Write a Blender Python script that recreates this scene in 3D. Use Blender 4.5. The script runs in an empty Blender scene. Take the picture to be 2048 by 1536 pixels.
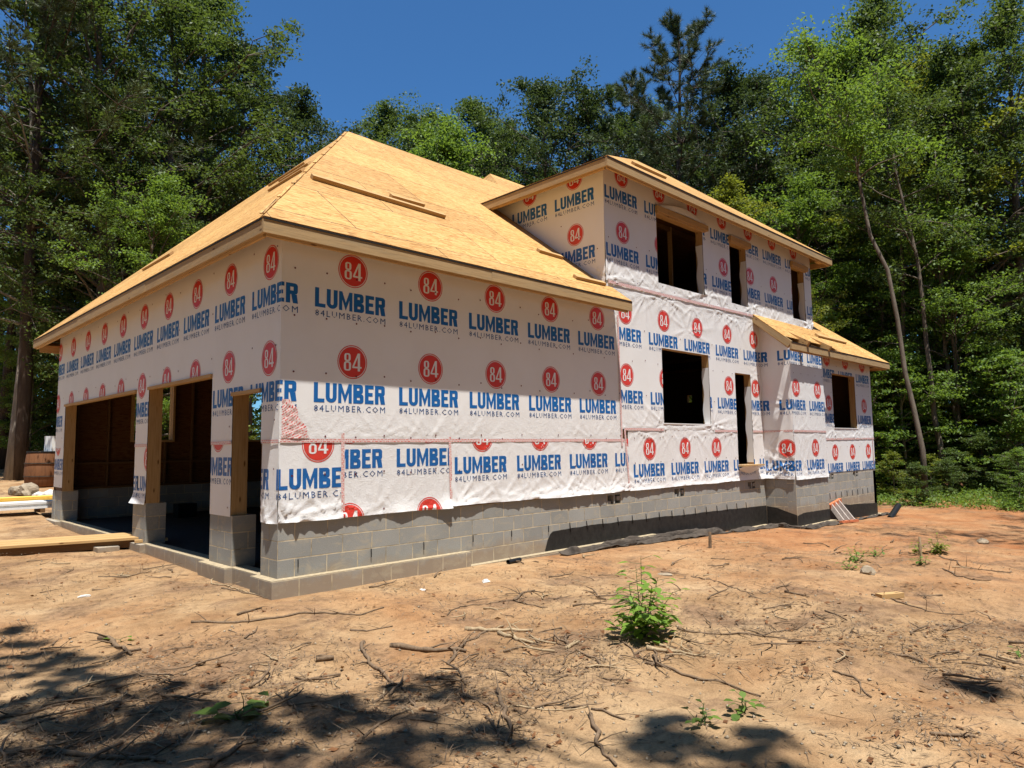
import bpy, bmesh, math, random
import numpy as np
from mathutils import Vector, Matrix
R_ = math.radians
# ------------------------------------------------------------------ camera, sky, sun, exposure
scn = bpy.context.scene
COL = scn.collection
CAM = np.array((-3.62053, -7.34835, 1.41390)); FPX = 1391.09
cam_d = bpy.data.cameras.new("camera"); cam = bpy.data.objects.new("camera", cam_d); COL.objects.link(cam)
cam_d.sensor_width = 36.0; cam_d.lens = FPX / 2048 * 36; cam_d.clip_end = 600; cam_d.clip_start = .05
cam.location = CAM; cam.rotation_euler = (R_(95.15604), R_(.73599), R_(-44.66323))
scn.camera = cam
SUN = Vector((-.47, -1.0, 3.65)).normalized()          # towards the sun
w = bpy.data.worlds.new("World"); scn.world = w; w.use_nodes = True
nt = w.node_tree; nt.nodes.clear()
sky = nt.nodes.new("ShaderNodeTexSky"); sky.sky_type = 'NISHITA'; sky.sun_disc = False
sky.sun_elevation = math.asin(SUN.z); sky.sun_rotation = math.atan2(SUN.x, SUN.y)
sky.air_density = 1.0; sky.dust_density = 1.3; sky.ozone_density = 6.0; sky.altitude = 900
bg = nt.nodes.new("ShaderNodeBackground"); bg.inputs[1].default_value = .05
wo = nt.nodes.new("ShaderNodeOutputWorld")
tn = nt.nodes.new("ShaderNodeMix"); tn.data_type = 'RGBA'; tn.blend_type = 'MULTIPLY'; tn.inputs[0].default_value = 1.0
tn.inputs[7].default_value = (.79, 1.38, 1.72, 1); nt.links.new(sky.outputs[0], tn.inputs[6]); nt.links.new(tn.outputs[2], bg.inputs[0]); nt.links.new(bg.outputs[0], wo.inputs[0])
sl = bpy.data.lights.new("sun", 'SUN'); so = bpy.data.objects.new("sun", sl); COL.objects.link(so)
sl.energy = 5.0; sl.angle = R_(.53); sl.color = (1.0, .96, .89)
so.rotation_euler = (-SUN).to_track_quat('-Z', 'Y').to_euler(); so.location = (0, -20, 60)
scn.view_settings.view_transform = 'Standard'; scn.view_settings.look = 'None'
scn.view_settings.exposure = 0.78; scn.view_settings.gamma = 1.0
scn.cycles.max_bounces = 8; scn.cycles.diffuse_bounces = 4; scn.cycles.transparent_max_bounces = 6
scn.cycles.use_denoising = True

rng = np.random.default_rng(7); random.seed(7)

# ------------------------------------------------------------------ helpers
def cam_axes():
    m = cam.rotation_euler.to_matrix(); return np.array(m)
MC = cam_axes()
def ray(px, py):
    return MC @ np.array([(px - 1024) / FPX, -(py - 768) / FPX, -1.0])
def at_dist(px, py, d):
    r = ray(px, py); r = r / np.hypot(r[0], r[1]); return CAM + r * d

def vhash(i, j, s):
    n = np.sin(i * 127.1 + j * 311.7 + s * 74.7) * 43758.5453
    return n - np.floor(n)
def vnoise(x, y, s=0):
    xi = np.floor(x); yi = np.floor(y); xf = x - xi; yf = y - yi
    u = xf * xf * (3 - 2 * xf); v = yf * yf * (3 - 2 * yf)
    a = vhash(xi, yi, s); b = vhash(xi + 1, yi, s); c = vhash(xi, yi + 1, s); d = vhash(xi + 1, yi + 1, s)
    return (a * (1 - u) + b * u) * (1 - v) + (c * (1 - u) + d * u) * v - .5
def gz(x, y):
    x = np.asarray(x, float); y = np.asarray(y, float)
    z = -.19 + 0 * x
    z = z - .03 * np.clip(x - 3, 0, 14) + .05 * np.clip(x - 18.5, 0, 60)
    z = z + .075 * np.clip(y - 9, 0, 40) * np.clip((10 - x) / 6, 0, 1)
    z = z + .07 * np.clip((y + .2) / 5, 0, 1) * (x < -.0)
    amp = np.clip(1.2 - .02 * np.hypot(x, y), .3, 1)
    house = np.clip(np.maximum(-y - .5, -x - .5) / 1.0, .12, 1)
    z = z + amp * house * (.13 * vnoise(x * .45, y * .45, 1) + .075 * vnoise(x * 1.3, y * 1.3, 2))
    z = z + house * ((.036 * vnoise(x * 4.1, y * 4.1, 3) + .020 * np.abs(vnoise(x * 7, y * 7, 6))) + .019 * vnoise(x * 10, y * 10, 4) + .008 * vnoise(x * 23, y * 23, 5))
    return z
def G(x, y): return float(gz(x, y))
def ground_pt(px, py):
    r = ray(px, py); t = 2.0
    for _ in range(60):
        p = CAM + r * t; t += (p[2] - G(p[0], p[1])) / max(-r[2], .02) * .6
    p = CAM + r * t; return Vector((p[0], p[1], G(p[0], p[1])))

class MB:
    def __init__(s): s.v = []; s.f = []; s.m = []; s.uv = []
    def face(s, pts, mat=0, uv=None):
        b = len(s.v); s.v.extend([tuple(p) for p in pts]); s.f.append(tuple(range(b, b + len(pts)))); s.m.append(mat)
        s.uv.append(uv if uv is not None else [(0, 0)] * len(pts))
    def beam(s, p0, p1, wd, ht, up=(0, 0, 1), mat=0):
        p0 = Vector(p0); p1 = Vector(p1); d = (p1 - p0); L = d.length; d = d / L
        side = d.cross(Vector(up)).normalized(); upv = side.cross(d).normalized()
        a = side * (wd / 2); b = upv * (ht / 2); o = random.random() * 7
        c = lambda p, i, j: p + a * i + b * j
        q = [(-1, -1), (1, -1), (1, 1), (-1, 1)]
        dims = [wd, ht, wd, ht]; acc = 0
        for k in range(4):
            i, j = q[k], q[(k + 1) % 4]
            s.face([c(p0, *i), c(p0, *j), c(p1, *j), c(p1, *i)], mat,
                   [(o, o + acc), (o, o + acc + dims[k]), (o + L, o + acc + dims[k]), (o + L, o + acc)])
            acc += dims[k]
        s.face([c(p0, *k) for k in reversed(q)], mat, [(o + .01 * k[0], o + .02 * k[1]) for k in reversed(q)])
        s.face([c(p1, *k) for k in q], mat, [(o + .01 * k[0], o + .02 * k[1]) for k in q])
    def box(s, x0, x1, y0, y1, z0, z1, mat=0):
        V = lambda *a: a
        s.face([V(x0,y0,z0),V(x1,y0,z0),V(x1,y0,z1),V(x0,y0,z1)], mat, [(x0,z0),(x1,z0),(x1,z1),(x0,z1)])
        s.face([V(x1,y1,z0),V(x0,y1,z0),V(x0,y1,z1),V(x1,y1,z1)], mat, [(x1,z0),(x0,z0),(x0,z1),(x1,z1)])
        s.face([V(x0,y1,z0),V(x0,y0,z0),V(x0,y0,z1),V(x0,y1,z1)], mat, [(y1,z0),(y0,z0),(y0,z1),(y1,z1)])
        s.face([V(x1,y0,z0),V(x1,y1,z0),V(x1,y1,z1),V(x1,y0,z1)], mat, [(y0,z0),(y1,z0),(y1,z1),(y0,z1)])
        s.face([V(x0,y0,z1),V(x1,y0,z1),V(x1,y1,z1),V(x0,y1,z1)], mat, [(x0,y0),(x1,y0),(x1,y1),(x0,y1)])
        s.face([V(x0,y1,z0),V(x1,y1,z0),V(x1,y0,z0),V(x0,y0,z0)], mat, [(x0,y1),(x1,y1),(x1,y0),(x0,y0)])
    def tube(s, pts, rad, n=6, mat=0, cap=True):
        pts = [Vector(p) for p in pts]; b = len(s.v); L = 0
        for i, p in enumerate(pts):
            d = (pts[min(i + 1, len(pts) - 1)] - pts[max(i - 1, 0)]).normalized()
            ref = Vector((0, 0, 1)) if abs(d.z) < .8 else Vector((1, 0, 0))
            a = d.cross(ref).normalized(); c = a.cross(d)
            r = rad[i] if hasattr(rad, '__len__') else rad
            for k in range(n):
                t = 2 * math.pi * k / n
                s.v.append(tuple(p + a * (r * math.cos(t)) + c * (r * math.sin(t))))
        for i in range(len(pts) - 1):
            l2 = L + (pts[i + 1] - pts[i]).length
            for k in range(n):
                k2 = (k + 1) % n
                s.f.append((b + i*n + k, b + i*n + k2, b + (i+1)*n + k2, b + (i+1)*n + k)); s.m.append(mat)
                s.uv.append([(L, k/n), (L, (k+1)/n), (l2, (k+1)/n), (l2, k/n)])
            L = l2
        if cap:
            s.f.append(tuple(b + k for k in reversed(range(n)))); s.m.append(mat); s.uv.append([(0, 0)] * n)
            e = b + (len(pts) - 1) * n
            s.f.append(tuple(e + k for k in range(n))); s.m.append(mat); s.uv.append([(0, 0)] * n)
    def mesh(s, name, mats, smooth=False):
        me = bpy.data.meshes.new(name); me.from_pydata(s.v, [], s.f)
        for m in (mats if isinstance(mats, (list, tuple)) else [mats]): me.materials.append(m)
        me.polygons.foreach_set('material_index', s.m)
        ul = me.uv_layers.new(name='uv'); flat = [c for f in s.uv for p in f for c in p]
        ul.data.foreach_set('uv', flat)
        if smooth: me.polygons.foreach_set('use_smooth', [True] * len(s.f))
        me.update(); return me
    def build(s, name, mats, parent=None, smooth=False, loc=None):
        o = bpy.data.objects.new(name, s.mesh(name, mats, smooth)); COL.objects.link(o)
        if parent is not None: o.parent = parent
        if loc is not None: o.location = loc
        return o
def tag(o, label=None, cat=None, group=None, kind=None):
    if label: o['label'] = label
    if cat: o['category'] = cat
    if group: o['group'] = group
    if kind: o['kind'] = kind
    return o
def empty(name, loc=(0, 0, 0), rz=0):
    o = bpy.data.objects.new(name, None); COL.objects.link(o); o.location = loc; o.rotation_euler = (0, 0, rz)
    o.empty_display_size = .2; return o
def np_mesh(name, V, F, mat, smooth=False):
    me = bpy.data.meshes.new(name); k = F.shape[1]
    me.vertices.add(len(V)); me.vertices.foreach_set('co', np.ascontiguousarray(V, np.float32).ravel())
    me.loops.add(F.size); me.loops.foreach_set('vertex_index', np.ascontiguousarray(F, np.int32).ravel())
    me.polygons.add(len(F)); me.polygons.foreach_set('loop_start', np.arange(0, F.size, k, dtype=np.int32))
    me.polygons.foreach_set('loop_total', np.full(len(F), k, np.int32))
    if smooth: me.polygons.foreach_set('use_smooth', np.ones(len(F), bool))
    for m in (mat if isinstance(mat, (list, tuple)) else [mat]): me.materials.append(m)
    me.update(calc_edges=True); me.validate(); return me

# ------------------------------------------------------------------ materials
class NT:
    def __init__(s, name):
        s.m = bpy.data.materials.new(name); s.m.use_nodes = True; s.t = s.m.node_tree; s.t.nodes.clear()
        s.out = s.t.nodes.new("ShaderNodeOutputMaterial")
    def n(s, typ, **kw):
        nd = s.t.nodes.new("ShaderNode" + typ)
        for k, v in kw.items():
            if k.startswith('i_'):
                key = k[2:]; nd.inputs[int(key) if key.isdigit() else key.replace('_', ' ')].default_value = v
            else: setattr(nd, k, v)
        return nd
    def l(s, a, b): s.t.links.new(a, b)
    def ramp(s, src, stops):
        r = s.n("ValToRGB"); e = r.color_ramp.elements
        while len(e) < len(stops): e.new(.5)
        for i, (p, c) in enumerate(stops): e[i].position = p; e[i].color = (*c, 1)
        s.l(src, r.inputs[0]); return r.outputs[0]
    def mix(s, f, a, b, mode='MIX'):
        m = s.n("Mix", data_type='RGBA', blend_type=mode)
        for v, i in ((f, 0), (a, 6), (b, 7)):
            if hasattr(v, 'is_linked'): s.l(v, m.inputs[i])
            else: m.inputs[i].default_value = v if i == 0 else (*v, 1)
        return m.outputs[2]
    def math(s, op, a, b=0.0, clamp=False):
        m = s.n("Math", operation=op, use_clamp=clamp)
        for v, i in ((a, 0), (b, 1)):
            if hasattr(v, 'is_linked'): s.l(v, m.inputs[i])
            else: m.inputs[i].default_value = v
        return m.outputs[0]
    def noise(s, vec, scale, detail=4, rough=.55, dist=0):
        n = s.n("TexNoise", i_Scale=scale, i_Detail=detail, i_Roughness=rough, i_Distortion=dist)
        if vec is not None: s.l(vec, n.inputs['Vector'])
        return n.outputs[0]
    def mapping(s, vec, scale=(1, 1, 1), rot=(0, 0, 0), loc=(0, 0, 0)):
        m = s.n("Mapping"); m.inputs['Scale'].default_value = scale; m.inputs['Rotation'].default_value = rot; m.inputs['Location'].default_value = loc
        s.l(vec, m.inputs['Vector']); return m.outputs[0]
    def bsdf(s, col, rough=.8, bump=None, strength=.3, dist=.02, spec=.3):
        b = s.n("BsdfPrincipled"); b.inputs['Roughness'].default_value = rough; b.inputs['Specular IOR Level'].default_value = spec
        if hasattr(col, 'is_linked'): s.l(col, b.inputs['Base Color'])
        else: b.inputs['Base Color'].default_value = (*col, 1)
        if hasattr(rough, 'is_linked'): s.l(rough, b.inputs['Roughness'])
        if bump is not None:
            bp = s.n("Bump"); bp.inputs['Strength'].default_value = strength; bp.inputs['Distance'].default_value = dist
            s.l(bump, bp.inputs['Height']); s.l(bp.outputs[0], b.inputs['Normal'])
        s.l(b.outputs[0], s.out.inputs[0]); return s.m
    def pos(s): return s.n("NewGeometry").outputs['Position']
    def uv(s): return s.n("TexCoord").outputs['UV']
    def obj(s): return s.n("TexCoord").outputs['Object']

def m_wood(name, base, dark, grey=None):
    t = NT(name); uv = t.uv()
    g = t.noise(t.mapping(uv, (1.2, 22, 1)), 2.2, 5, .6, .6)
    fine = t.noise(t.mapping(uv, (4, 160, 1)), 1.5, 3, .6)
    col = t.ramp(g, [(.28, dark), (.5, base), (.75, tuple(min(1, c * 1.18) for c in base))])
    col = t.mix(.28, col, t.ramp(fine, [(.3, dark), (.7, base)]))
    kn = t.n("TexVoronoi", i_Scale=1.0); t.l(t.mapping(uv, (2.2, 7, 1)), kn.inputs['Vector'])
    k = t.ramp(kn.outputs['Distance'], [(.045, (1, 1, 1)), (.11, (0, 0, 0))])
    col = t.mix(k, col, (dark[0] * .45, dark[1] * .38, dark[2] * .35))
    if grey:
        w_ = t.noise(t.mapping(uv, (.7, 4, 1)), 1.3, 3, .6)
        col = t.mix(t.ramp(w_, [(.5, (0, 0, 0)), (.7, (.55, .55, .55))]), col, grey)
    return t.bsdf(col, .75, fine, .25, .004)
def m_osb(name, tint=(1, 1, 1), panels=True, rot=0.0):
    t = NT(name); uv = t.uv()
    cols = None; bumps = None
    for i, (ang, sx, sy) in enumerate(((.15, 9, 42), (1.25, 8, 36), (-.75, 11, 48))):
        v = t.n("TexVoronoi", i_Scale=1.0, i_Randomness=1.0)
        nz = t.n("TexNoise", i_Scale=3.0, i_Detail=2.0); t.l(uv, nz.inputs['Vector'])
        t.l(t.mapping(uv, (sx, sy, 1), (0, 0, ang + rot), (i * 3.1, 0, 0)), v.inputs['Vector'])
        sep = t.n("SeparateColor"); t.l(v.outputs['Color'], sep.inputs[0])
        T = lambda c: tuple(a * b for a, b in zip(c, tint))
        c = t.ramp(sep.outputs[0], [(.0, T((.22, .095, .024))), (.14, T((.43, .22, .07))), (.55, T((.56, .33, .125))), (1, T((.68, .45, .21)))])
        cols = c if cols is None else t.mix(t.ramp(sep.outputs[1], [(.5, (0, 0, 0)), (.55, (1, 1, 1))]), cols, c)
        bumps = sep.outputs[2]
    big = t.noise(uv, .7, 3, .5)
    cols = t.mix(.3, cols, t.ramp(big, [(.3, T((.40, .22, .08))), (.7, T((.66, .42, .19)))]), 'MIX')
    if panels:
        br = t.n("TexBrick", offset=.5, i_Scale=1.0); br.inputs['Mortar Size'].default_value = .007
        br.inputs['Brick Width'].default_value = 2.44; br.inputs['Row Height'].default_value = 1.22; br.inputs['Mortar Smooth'].default_value = 0.0
        t.l(t.mapping(uv, loc=(.35, .1, 0)), br.inputs['Vector'])
        vis = t.ramp(t.noise(t.mapping(uv, (.8, .8, 1), loc=(4.4, 2.2, 0)), 1.0, 2, .5), [(.30, (.15, .15, .15)), (.45, (1, 1, 1))])
        f = t.math('MULTIPLY', br.outputs['Fac'], vis)
        cols = t.mix(f, cols, (.05, .03, .015))
        cell = t.n("TexBrick", offset=.5, i_Scale=1.0); cell.inputs['Mortar Size'].default_value = 0
        cell.inputs['Brick Width'].default_value = 2.44; cell.inputs['Row Height'].default_value = 1.22
        cell.inputs['Color1'].default_value = (.82, .81, .80, 1); cell.inputs['Color2'].default_value = (1.08, 1.06, 1.03, 1)
        t.l(t.mapping(uv, loc=(.35, .1, 0)), cell.inputs['Vector'])
        cols = t.mix(1.0, cols, cell.outputs['Color'], 'MULTIPLY')
    return t.bsdf(cols, .72, bumps, .12, .004, spec=.25)
def m_block(name, shift=0.0):
    t = NT(name); uv = t.uv(); ps = t.pos()
    wob = t.n("TexNoise", i_Scale=2.6, i_Detail=3.0); t.l(ps, wob.inputs['Vector'])
    sub = t.n("VectorMath", operation='MULTIPLY_ADD'); t.l(wob.outputs['Color'], sub.inputs[0]); sub.inputs[1].default_value = (.016, .011, 0)
    sh = t.mapping(uv, loc=(shift - .008, -.0055, 0)); t.l(sh, sub.inputs[2])
    br = t.n("TexBrick", offset=.5, i_Scale=1.0)
    br.inputs['Mortar Size'].default_value = .0065; br.inputs['Mortar Smooth'].default_value = .25
    br.inputs['Brick Width'].default_value = .4064; br.inputs['Row Height'].default_value = .2032
    br.inputs['Color1'].default_value = (.25, .252, .238, 1); br.inputs['Color2'].default_value = (.345, .342, .32, 1)
    t.l(sub.outputs[0], br.inputs['Vector'])
    blot = t.noise(ps, 1.6, 5, .6)
    grain = t.noise(ps, 130, 3, .7)
    col = t.mix(.35, br.outputs['Color'], t.ramp(blot, [(.3, (.22, .222, .208)), (.7, (.355, .35, .325))]))
    col = t.mix(.5, col, t.ramp(grain, [(.3, (.5, .5, .5)), (.7, (1.4, 1.4, 1.4))]), 'MULTIPLY')
    sp = t.n("SeparateXYZ"); t.l(ps, sp.inputs[0])
    dirt = t.math('SUBTRACT', t.math('MULTIPLY', t.noise(ps, 2.4, 6, .7, .6), 1.0), t.math('MULTIPLY', t.math('ADD', sp.outputs[2], .04), 2.2))
    col = t.mix(t.ramp(dirt, [(.22, (0, 0, 0)), (.58, (.7, .7, .7))]), col, (.30, .215, .135))
    mort = t.ramp(t.noise(ps, 5, 4, .6), [(.35, (.34, .27, .17)), (.5, (.52, .43, .29)), (.7, (.60, .52, .38))])
    f = t.math('MULTIPLY', br.outputs['Fac'], t.ramp(t.noise(ps, 3.3, 4, .6), [(.34, (.25, .25, .25)), (.5, (1, 1, 1))]))
    sm = t.ramp(t.noise(t.mapping(ps, (1, 1, 1.6)), 4.2, 5, .7, .8), [(.52, (0, 0, 0)), (.68, (.55, .55, .55))])
    col = t.mix(sm, col, (.42, .36, .26))
    col = t.mix(f, col, mort)
    h = t.math('SUBTRACT', t.math('MULTIPLY', grain, .35), t.math('MULTIPLY', br.outputs['Fac'], 1.0))
    return t.bsdf(col, .92, h, .5, .006, spec=.2)
def m_plain(name, col, rough=.8, nscale=8.0, var=.25, bump=.2, bdist=.01, spec=.3, metal=0.0):
    t = NT(name); ps = t.obj(); n = t.noise(ps, nscale, 5, .6)
    c = t.ramp(n, [(.25, tuple(x * (1 - var) for x in col)), (.75, tuple(min(1, x * (1 + var)) for x in col))])
    m = t.bsdf(c, rough, n, bump, bdist, spec)
    if metal:
        for nd in t.t.nodes:
            if nd.type == 'BSDF_PRINCIPLED': nd.inputs['Metallic'].default_value = metal
    return m
def wrap_mat(name, col, rough=.42, amt=1.0):
    t = NT(name); ps = t.pos(); at = t.n("Attribute", attribute_name='crinkle').outputs['Fac']
    def ridg(sc, d, dist):
        n = t.noise(ps, sc, d, .6, dist); return t.math('ABSOLUTE', t.math('SUBTRACT', n, .5))
    a = ridg(11, 2, .6); b = ridg(34, 3, 1.6); c = ridg(75, 2, 1.0)
    h = t.math('ADD', t.math('MULTIPLY', a, .42), t.math('ADD', t.math('MULTIPLY', b, .75), t.math('MULTIPLY', c, .34)))
    soft = t.noise(t.mapping(ps, (1.6, 1.6, .35)), 3.0, 2, .5)
    h = t.math('ADD', t.math('MULTIPLY', h, at), t.math('MULTIPLY', soft, .35))
    dirt = t.noise(ps, 1.1, 4, .6)
    cc = t.mix(t.ramp(dirt, [(.45, (0, 0, 0)), (.8, (.25, .25, .25))]), col, tuple(x * .78 for x in (col[0], col[1] * .96, col[2] * .9)))
    return t.bsdf(cc, rough, h, .85 * amt, .017, spec=.35)
M = {}
M['lumber'] = m_wood('pine_lumber', (.46, .295, .13), (.33, .18, .065))
M['fascia'] = m_wood('fascia_lumber', (.41, .28, .14), (.28, .17, .075), grey=(.25, .21, .14))
M['lumber_shaded'] = m_wood('stud_lumber_shaded', (.155, .082, .032), (.10, .05, .018))  # pine lumber darkened, indoor shade put into its colour
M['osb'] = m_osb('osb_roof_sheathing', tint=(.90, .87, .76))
M['osb_wall_shaded'] = m_osb('osb_wall_sheathing_shaded', tint=(.22, .155, .11), panels=False)  # same sheets as the roof, tinted down to paint in the interior gloom
M['block'] = m_block('concrete_block', .0)
M['block_b'] = m_block('concrete_block_pier', .2032)
M['concrete'] = m_plain('rough_block_cap', (.34, .275, .18), .95, 22, .3, .5, .01)
M['tar'] = m_plain('tar_coating', (.022, .02, .018), .62, 9, .5, .5, .01, .25)
M['wrap'] = wrap_mat('house_wrap_film', (.76, .755, .755), .46)
M['red'] = wrap_mat('wrap_red_ink', (.62, .045, .03))
M['blue'] = wrap_mat('wrap_blue_ink', (.008, .115, .37))
M['navy'] = wrap_mat('wrap_small_ink', (.012, .07, .22))
M['nail'] = m_plain('cap_nail', (.12, .012, .02), .5)
M['black'] = m_plain('black_plastic', (.012, .012, .013), .4, 20, .3, .1)
M['felt'] = m_plain('black_felt_edge', (.012, .011, .01), .8)
M['void'] = m_plain('dark_void', (.01, .01, .01), .9)
M['fabric'] = m_plain('drain_fabric', (.06, .048, .038), .9, 5, .6, .8, .04)
M['gravel'] = m_plain('garage_gravel', (.045, .04, .035), .95, 28, .6, .8, .02)
M['paper'] = m_plain('white_plastic_wrap', (.78, .80, .80), .5, 4, .06, .3, .02)
M['stone'] = m_plain('pale_rock', (.28, .225, .16), .95, 7, .4, .8, .03)
M['rubble'] = m_plain('broken_concrete', (.52, .50, .47), .95, 12, .35, .6, .02)
M['barrel'] = m_wood('barrel_brown', (.20, .085, .035), (.10, .042, .018))
M['orange'] = m_plain('orange_paint', (.52, .16, .07), .6, 14, .25, .2)
M['grey_rail'] = m_plain('weathered_rail', (.36, .31, .28), .7, 14, .25, .3)
M['yellow'] = m_wood('yellow_board', (.72, .48, .10), (.58, .36, .07))
def m_tape():
    t = NT('red_print_tape'); uv = t.uv()
    br = t.n("TexBrick", offset=.5, i_Scale=1.0); br.inputs['Brick Width'].default_value = .055; br.inputs['Row Height'].default_value = .022
    br.inputs['Mortar Size'].default_value = .006; br.inputs['Mortar Smooth'].default_value = .1; br.inputs['Bias'].default_value = 0
    t.l(uv, br.inputs['Vector'])
    n = t.noise(uv, 60, 2, .5)
    f = t.math('MULTIPLY', t.math('SUBTRACT', 1.0, br.outputs['Fac']), t.ramp(n, [(.4, (.1, .1, .1)), (.55, (1, 1, 1))]))
    return t.bsdf(t.mix(f, (.68, .57, .545), (.56, .035, .03)), .4, n, .5, .006)
M['tape'] = m_tape()
def m_leaf(name, dark, light, trans=.34, rough=.55, spec=.3):
    t = NT(name); oi = t.n("ObjectInfo"); rp = t.n("NewGeometry")
    f = t.math('ADD', t.math('MULTIPLY', rp.outputs['Random Per Island'], .75), t.math('MULTIPLY', oi.outputs['Random'], .25))
    col = t.mix(f, dark, light)
    b = t.n("BsdfPrincipled"); t.l(col, b.inputs['Base Color']); b.inputs['Roughness'].default_value = rough; b.inputs['Specular IOR Level'].default_value = spec
    tr = t.n("BsdfTranslucent"); t.l(t.mix(.6, col, (light[0] * 1.8, light[1] * 1.7, light[2] * .7)), tr.inputs[0])
    mx = t.n("MixShader"); mx.inputs[0].default_value = trans
    t.l(b.outputs[0], mx.inputs[1]); t.l(tr.outputs[0], mx.inputs[2]); t.l(mx.outputs[0], t.out.inputs[0]); return t.m
M['leaf_mid'] = m_leaf('leaf_mid_green', (.034, .064, .018), (.105, .155, .040))
M['leaf_dark'] = m_leaf('leaf_glossy_dark', (.026, .048, .016), (.070, .105, .038), .24, .6, .25)
M['leaf_yel'] = m_leaf('leaf_yellow_green', (.080, .12, .018), (.22, .25, .04), .42)
M['leaf_bright'] = m_leaf('leaf_bright_green', (.055, .115, .02), (.165, .255, .05), .42)
M['leaf_fresh'] = m_leaf('leaf_fresh_green', (.10, .19, .025), (.21, .33, .055), .4)
M['needle'] = m_leaf('pine_needles', (.036, .058, .022), (.09, .115, .04), .12, .5, .3)
M['dry_leaf'] = m_leaf('dry_brown_leaf', (.07, .03, .014), (.24, .11, .045), .15, .7, .2)
def m_bark(name, a, b, sc=9):
    t = NT(name); o = t.obj(); n = t.noise(t.mapping(o, (1, 1, .22)), sc, 6, .65, .5); n2 = t.noise(o, 1.2, 3)
    col = t.mix(t.ramp(n2, [(.4, (0, 0, 0)), (.65, (.6, .6, .6))]), t.ramp(n, [(.3, a), (.7, b)]), tuple(x * .8 for x in b))
    return t.bsdf(col, .95, n, .9, .03, .2)
M['bark'] = m_bark('bark_grey_brown', (.055, .042, .032), (.19, .155, .12))
M['bark_pale'] = m_bark('bark_pale_grey', (.13, .115, .095), (.33, .29, .24), 6)
M['bark_pine'] = m_bark('bark_dark_pine', (.03, .022, .017), (.11, .08, .06), 7)
M['stick'] = m_bark('weathered_stick', (.065, .043, .027), (.24, .165, .105), 14)
M['stick_pale'] = m_bark('bleached_stick', (.22, .155, .09), (.45, .34, .21), 14)
def m_ground():
    t = NT('bare_clay_soil'); ps = t.pos()
    big = t.noise(ps, .34, 5, .6, .8); mid = t.noise(t.mapping(ps, loc=(3, 9, 0)), 1.1, 6, .62, .5); fine = t.noise(ps, 9, 6, .68); grit = t.noise(ps, 75, 4, .75)
    col = t.ramp(mid, [(.28, (.27, .165, .085)), (.45, (.40, .265, .145)), (.6, (.49, .345, .20)), (.75, (.56, .42, .26))])
    col = t.mix(t.ramp(big, [(.47, (0, 0, 0)), (.64, (.45, .45, .45))]), col, t.ramp(mid, [(.3, (.34, .145, .055)), (.7, (.47, .235, .095))]))
    sp = t.n("SeparateXYZ"); t.l(ps, sp.inputs[0])
    redx = t.math('MULTIPLY', t.math('SUBTRACT', sp.outputs[0], 2.5), .11, True)
    col = t.mix(t.math('MULTIPLY', redx, t.ramp(t.noise(ps, .6, 4, .6), [(.35, (.25, .25, .25)), (.6, (.95, .95, .95))])), col, t.ramp(mid, [(.3, (.31, .125, .05)), (.7, (.47, .235, .11))]))
    deb = t.noise(t.mapping(ps, loc=(20, 4, 0)), .9, 6, .68, 1.0)
    col = t.mix(t.ramp(deb, [(.50, (0, 0, 0)), (.64, (.8, .8, .8))]), col, t.ramp(fine, [(.3, (.13, .08, .05)), (.7, (.33, .215, .135))]))
    col = t.mix(.55, col, t.ramp(fine, [(.25, (.45, .43, .4)), (.5, (1, 1, 1)), (.75, (1.25, 1.22, 1.18))]), 'MULTIPLY')
    col = t.mix(.6, col, t.ramp(grit, [(.3, (.55, .53, .5)), (.5, (1, 1, 1)), (.72, (1.35, 1.33, 1.3))]), 'MULTIPLY')
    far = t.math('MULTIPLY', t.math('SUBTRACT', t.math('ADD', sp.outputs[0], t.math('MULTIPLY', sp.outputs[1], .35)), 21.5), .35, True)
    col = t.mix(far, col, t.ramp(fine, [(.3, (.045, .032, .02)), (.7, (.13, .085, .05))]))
    col = t.mix(1.0, col, (.765, .725, .69), 'MULTIPLY')
    h = t.math('ADD', t.math('MULTIPLY', fine, 1.0), t.math('MULTIPLY', grit, .4))
    return t.bsdf(col, .95, h, .9, .03, .15)
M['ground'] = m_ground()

# ------------------------------------------------------------------ ground
def lines(lo, a, b, hi, step, growth=1.16):
    core = list(np.arange(a, b, step)); L = []; s = step; x = a
    while x > lo: s *= growth; x -= s; L.append(x)
    Rr = []; s = step; x = core[-1]
    while x < hi: s *= growth; x += s; Rr.append(x)
    return np.array(L[::-1] + core + Rr)
gx = lines(-160, -4.2, 14, 220, .075); gy = lines(-160, -7.0, .0, 220, .06)
X, Y = np.meshgrid(gx, gy); Z = gz(X, Y)
ci, ri = np.meshgrid(np.arange(len(gx) - 1), np.arange(len(gy) - 1)); q = (ri * len(gx) + ci).ravel()
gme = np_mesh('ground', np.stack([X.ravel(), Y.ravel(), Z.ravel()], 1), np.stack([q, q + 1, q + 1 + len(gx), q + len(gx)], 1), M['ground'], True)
go = bpy.data.objects.new('ground', gme); COL.objects.link(go); tag(go, kind='structure')

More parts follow.
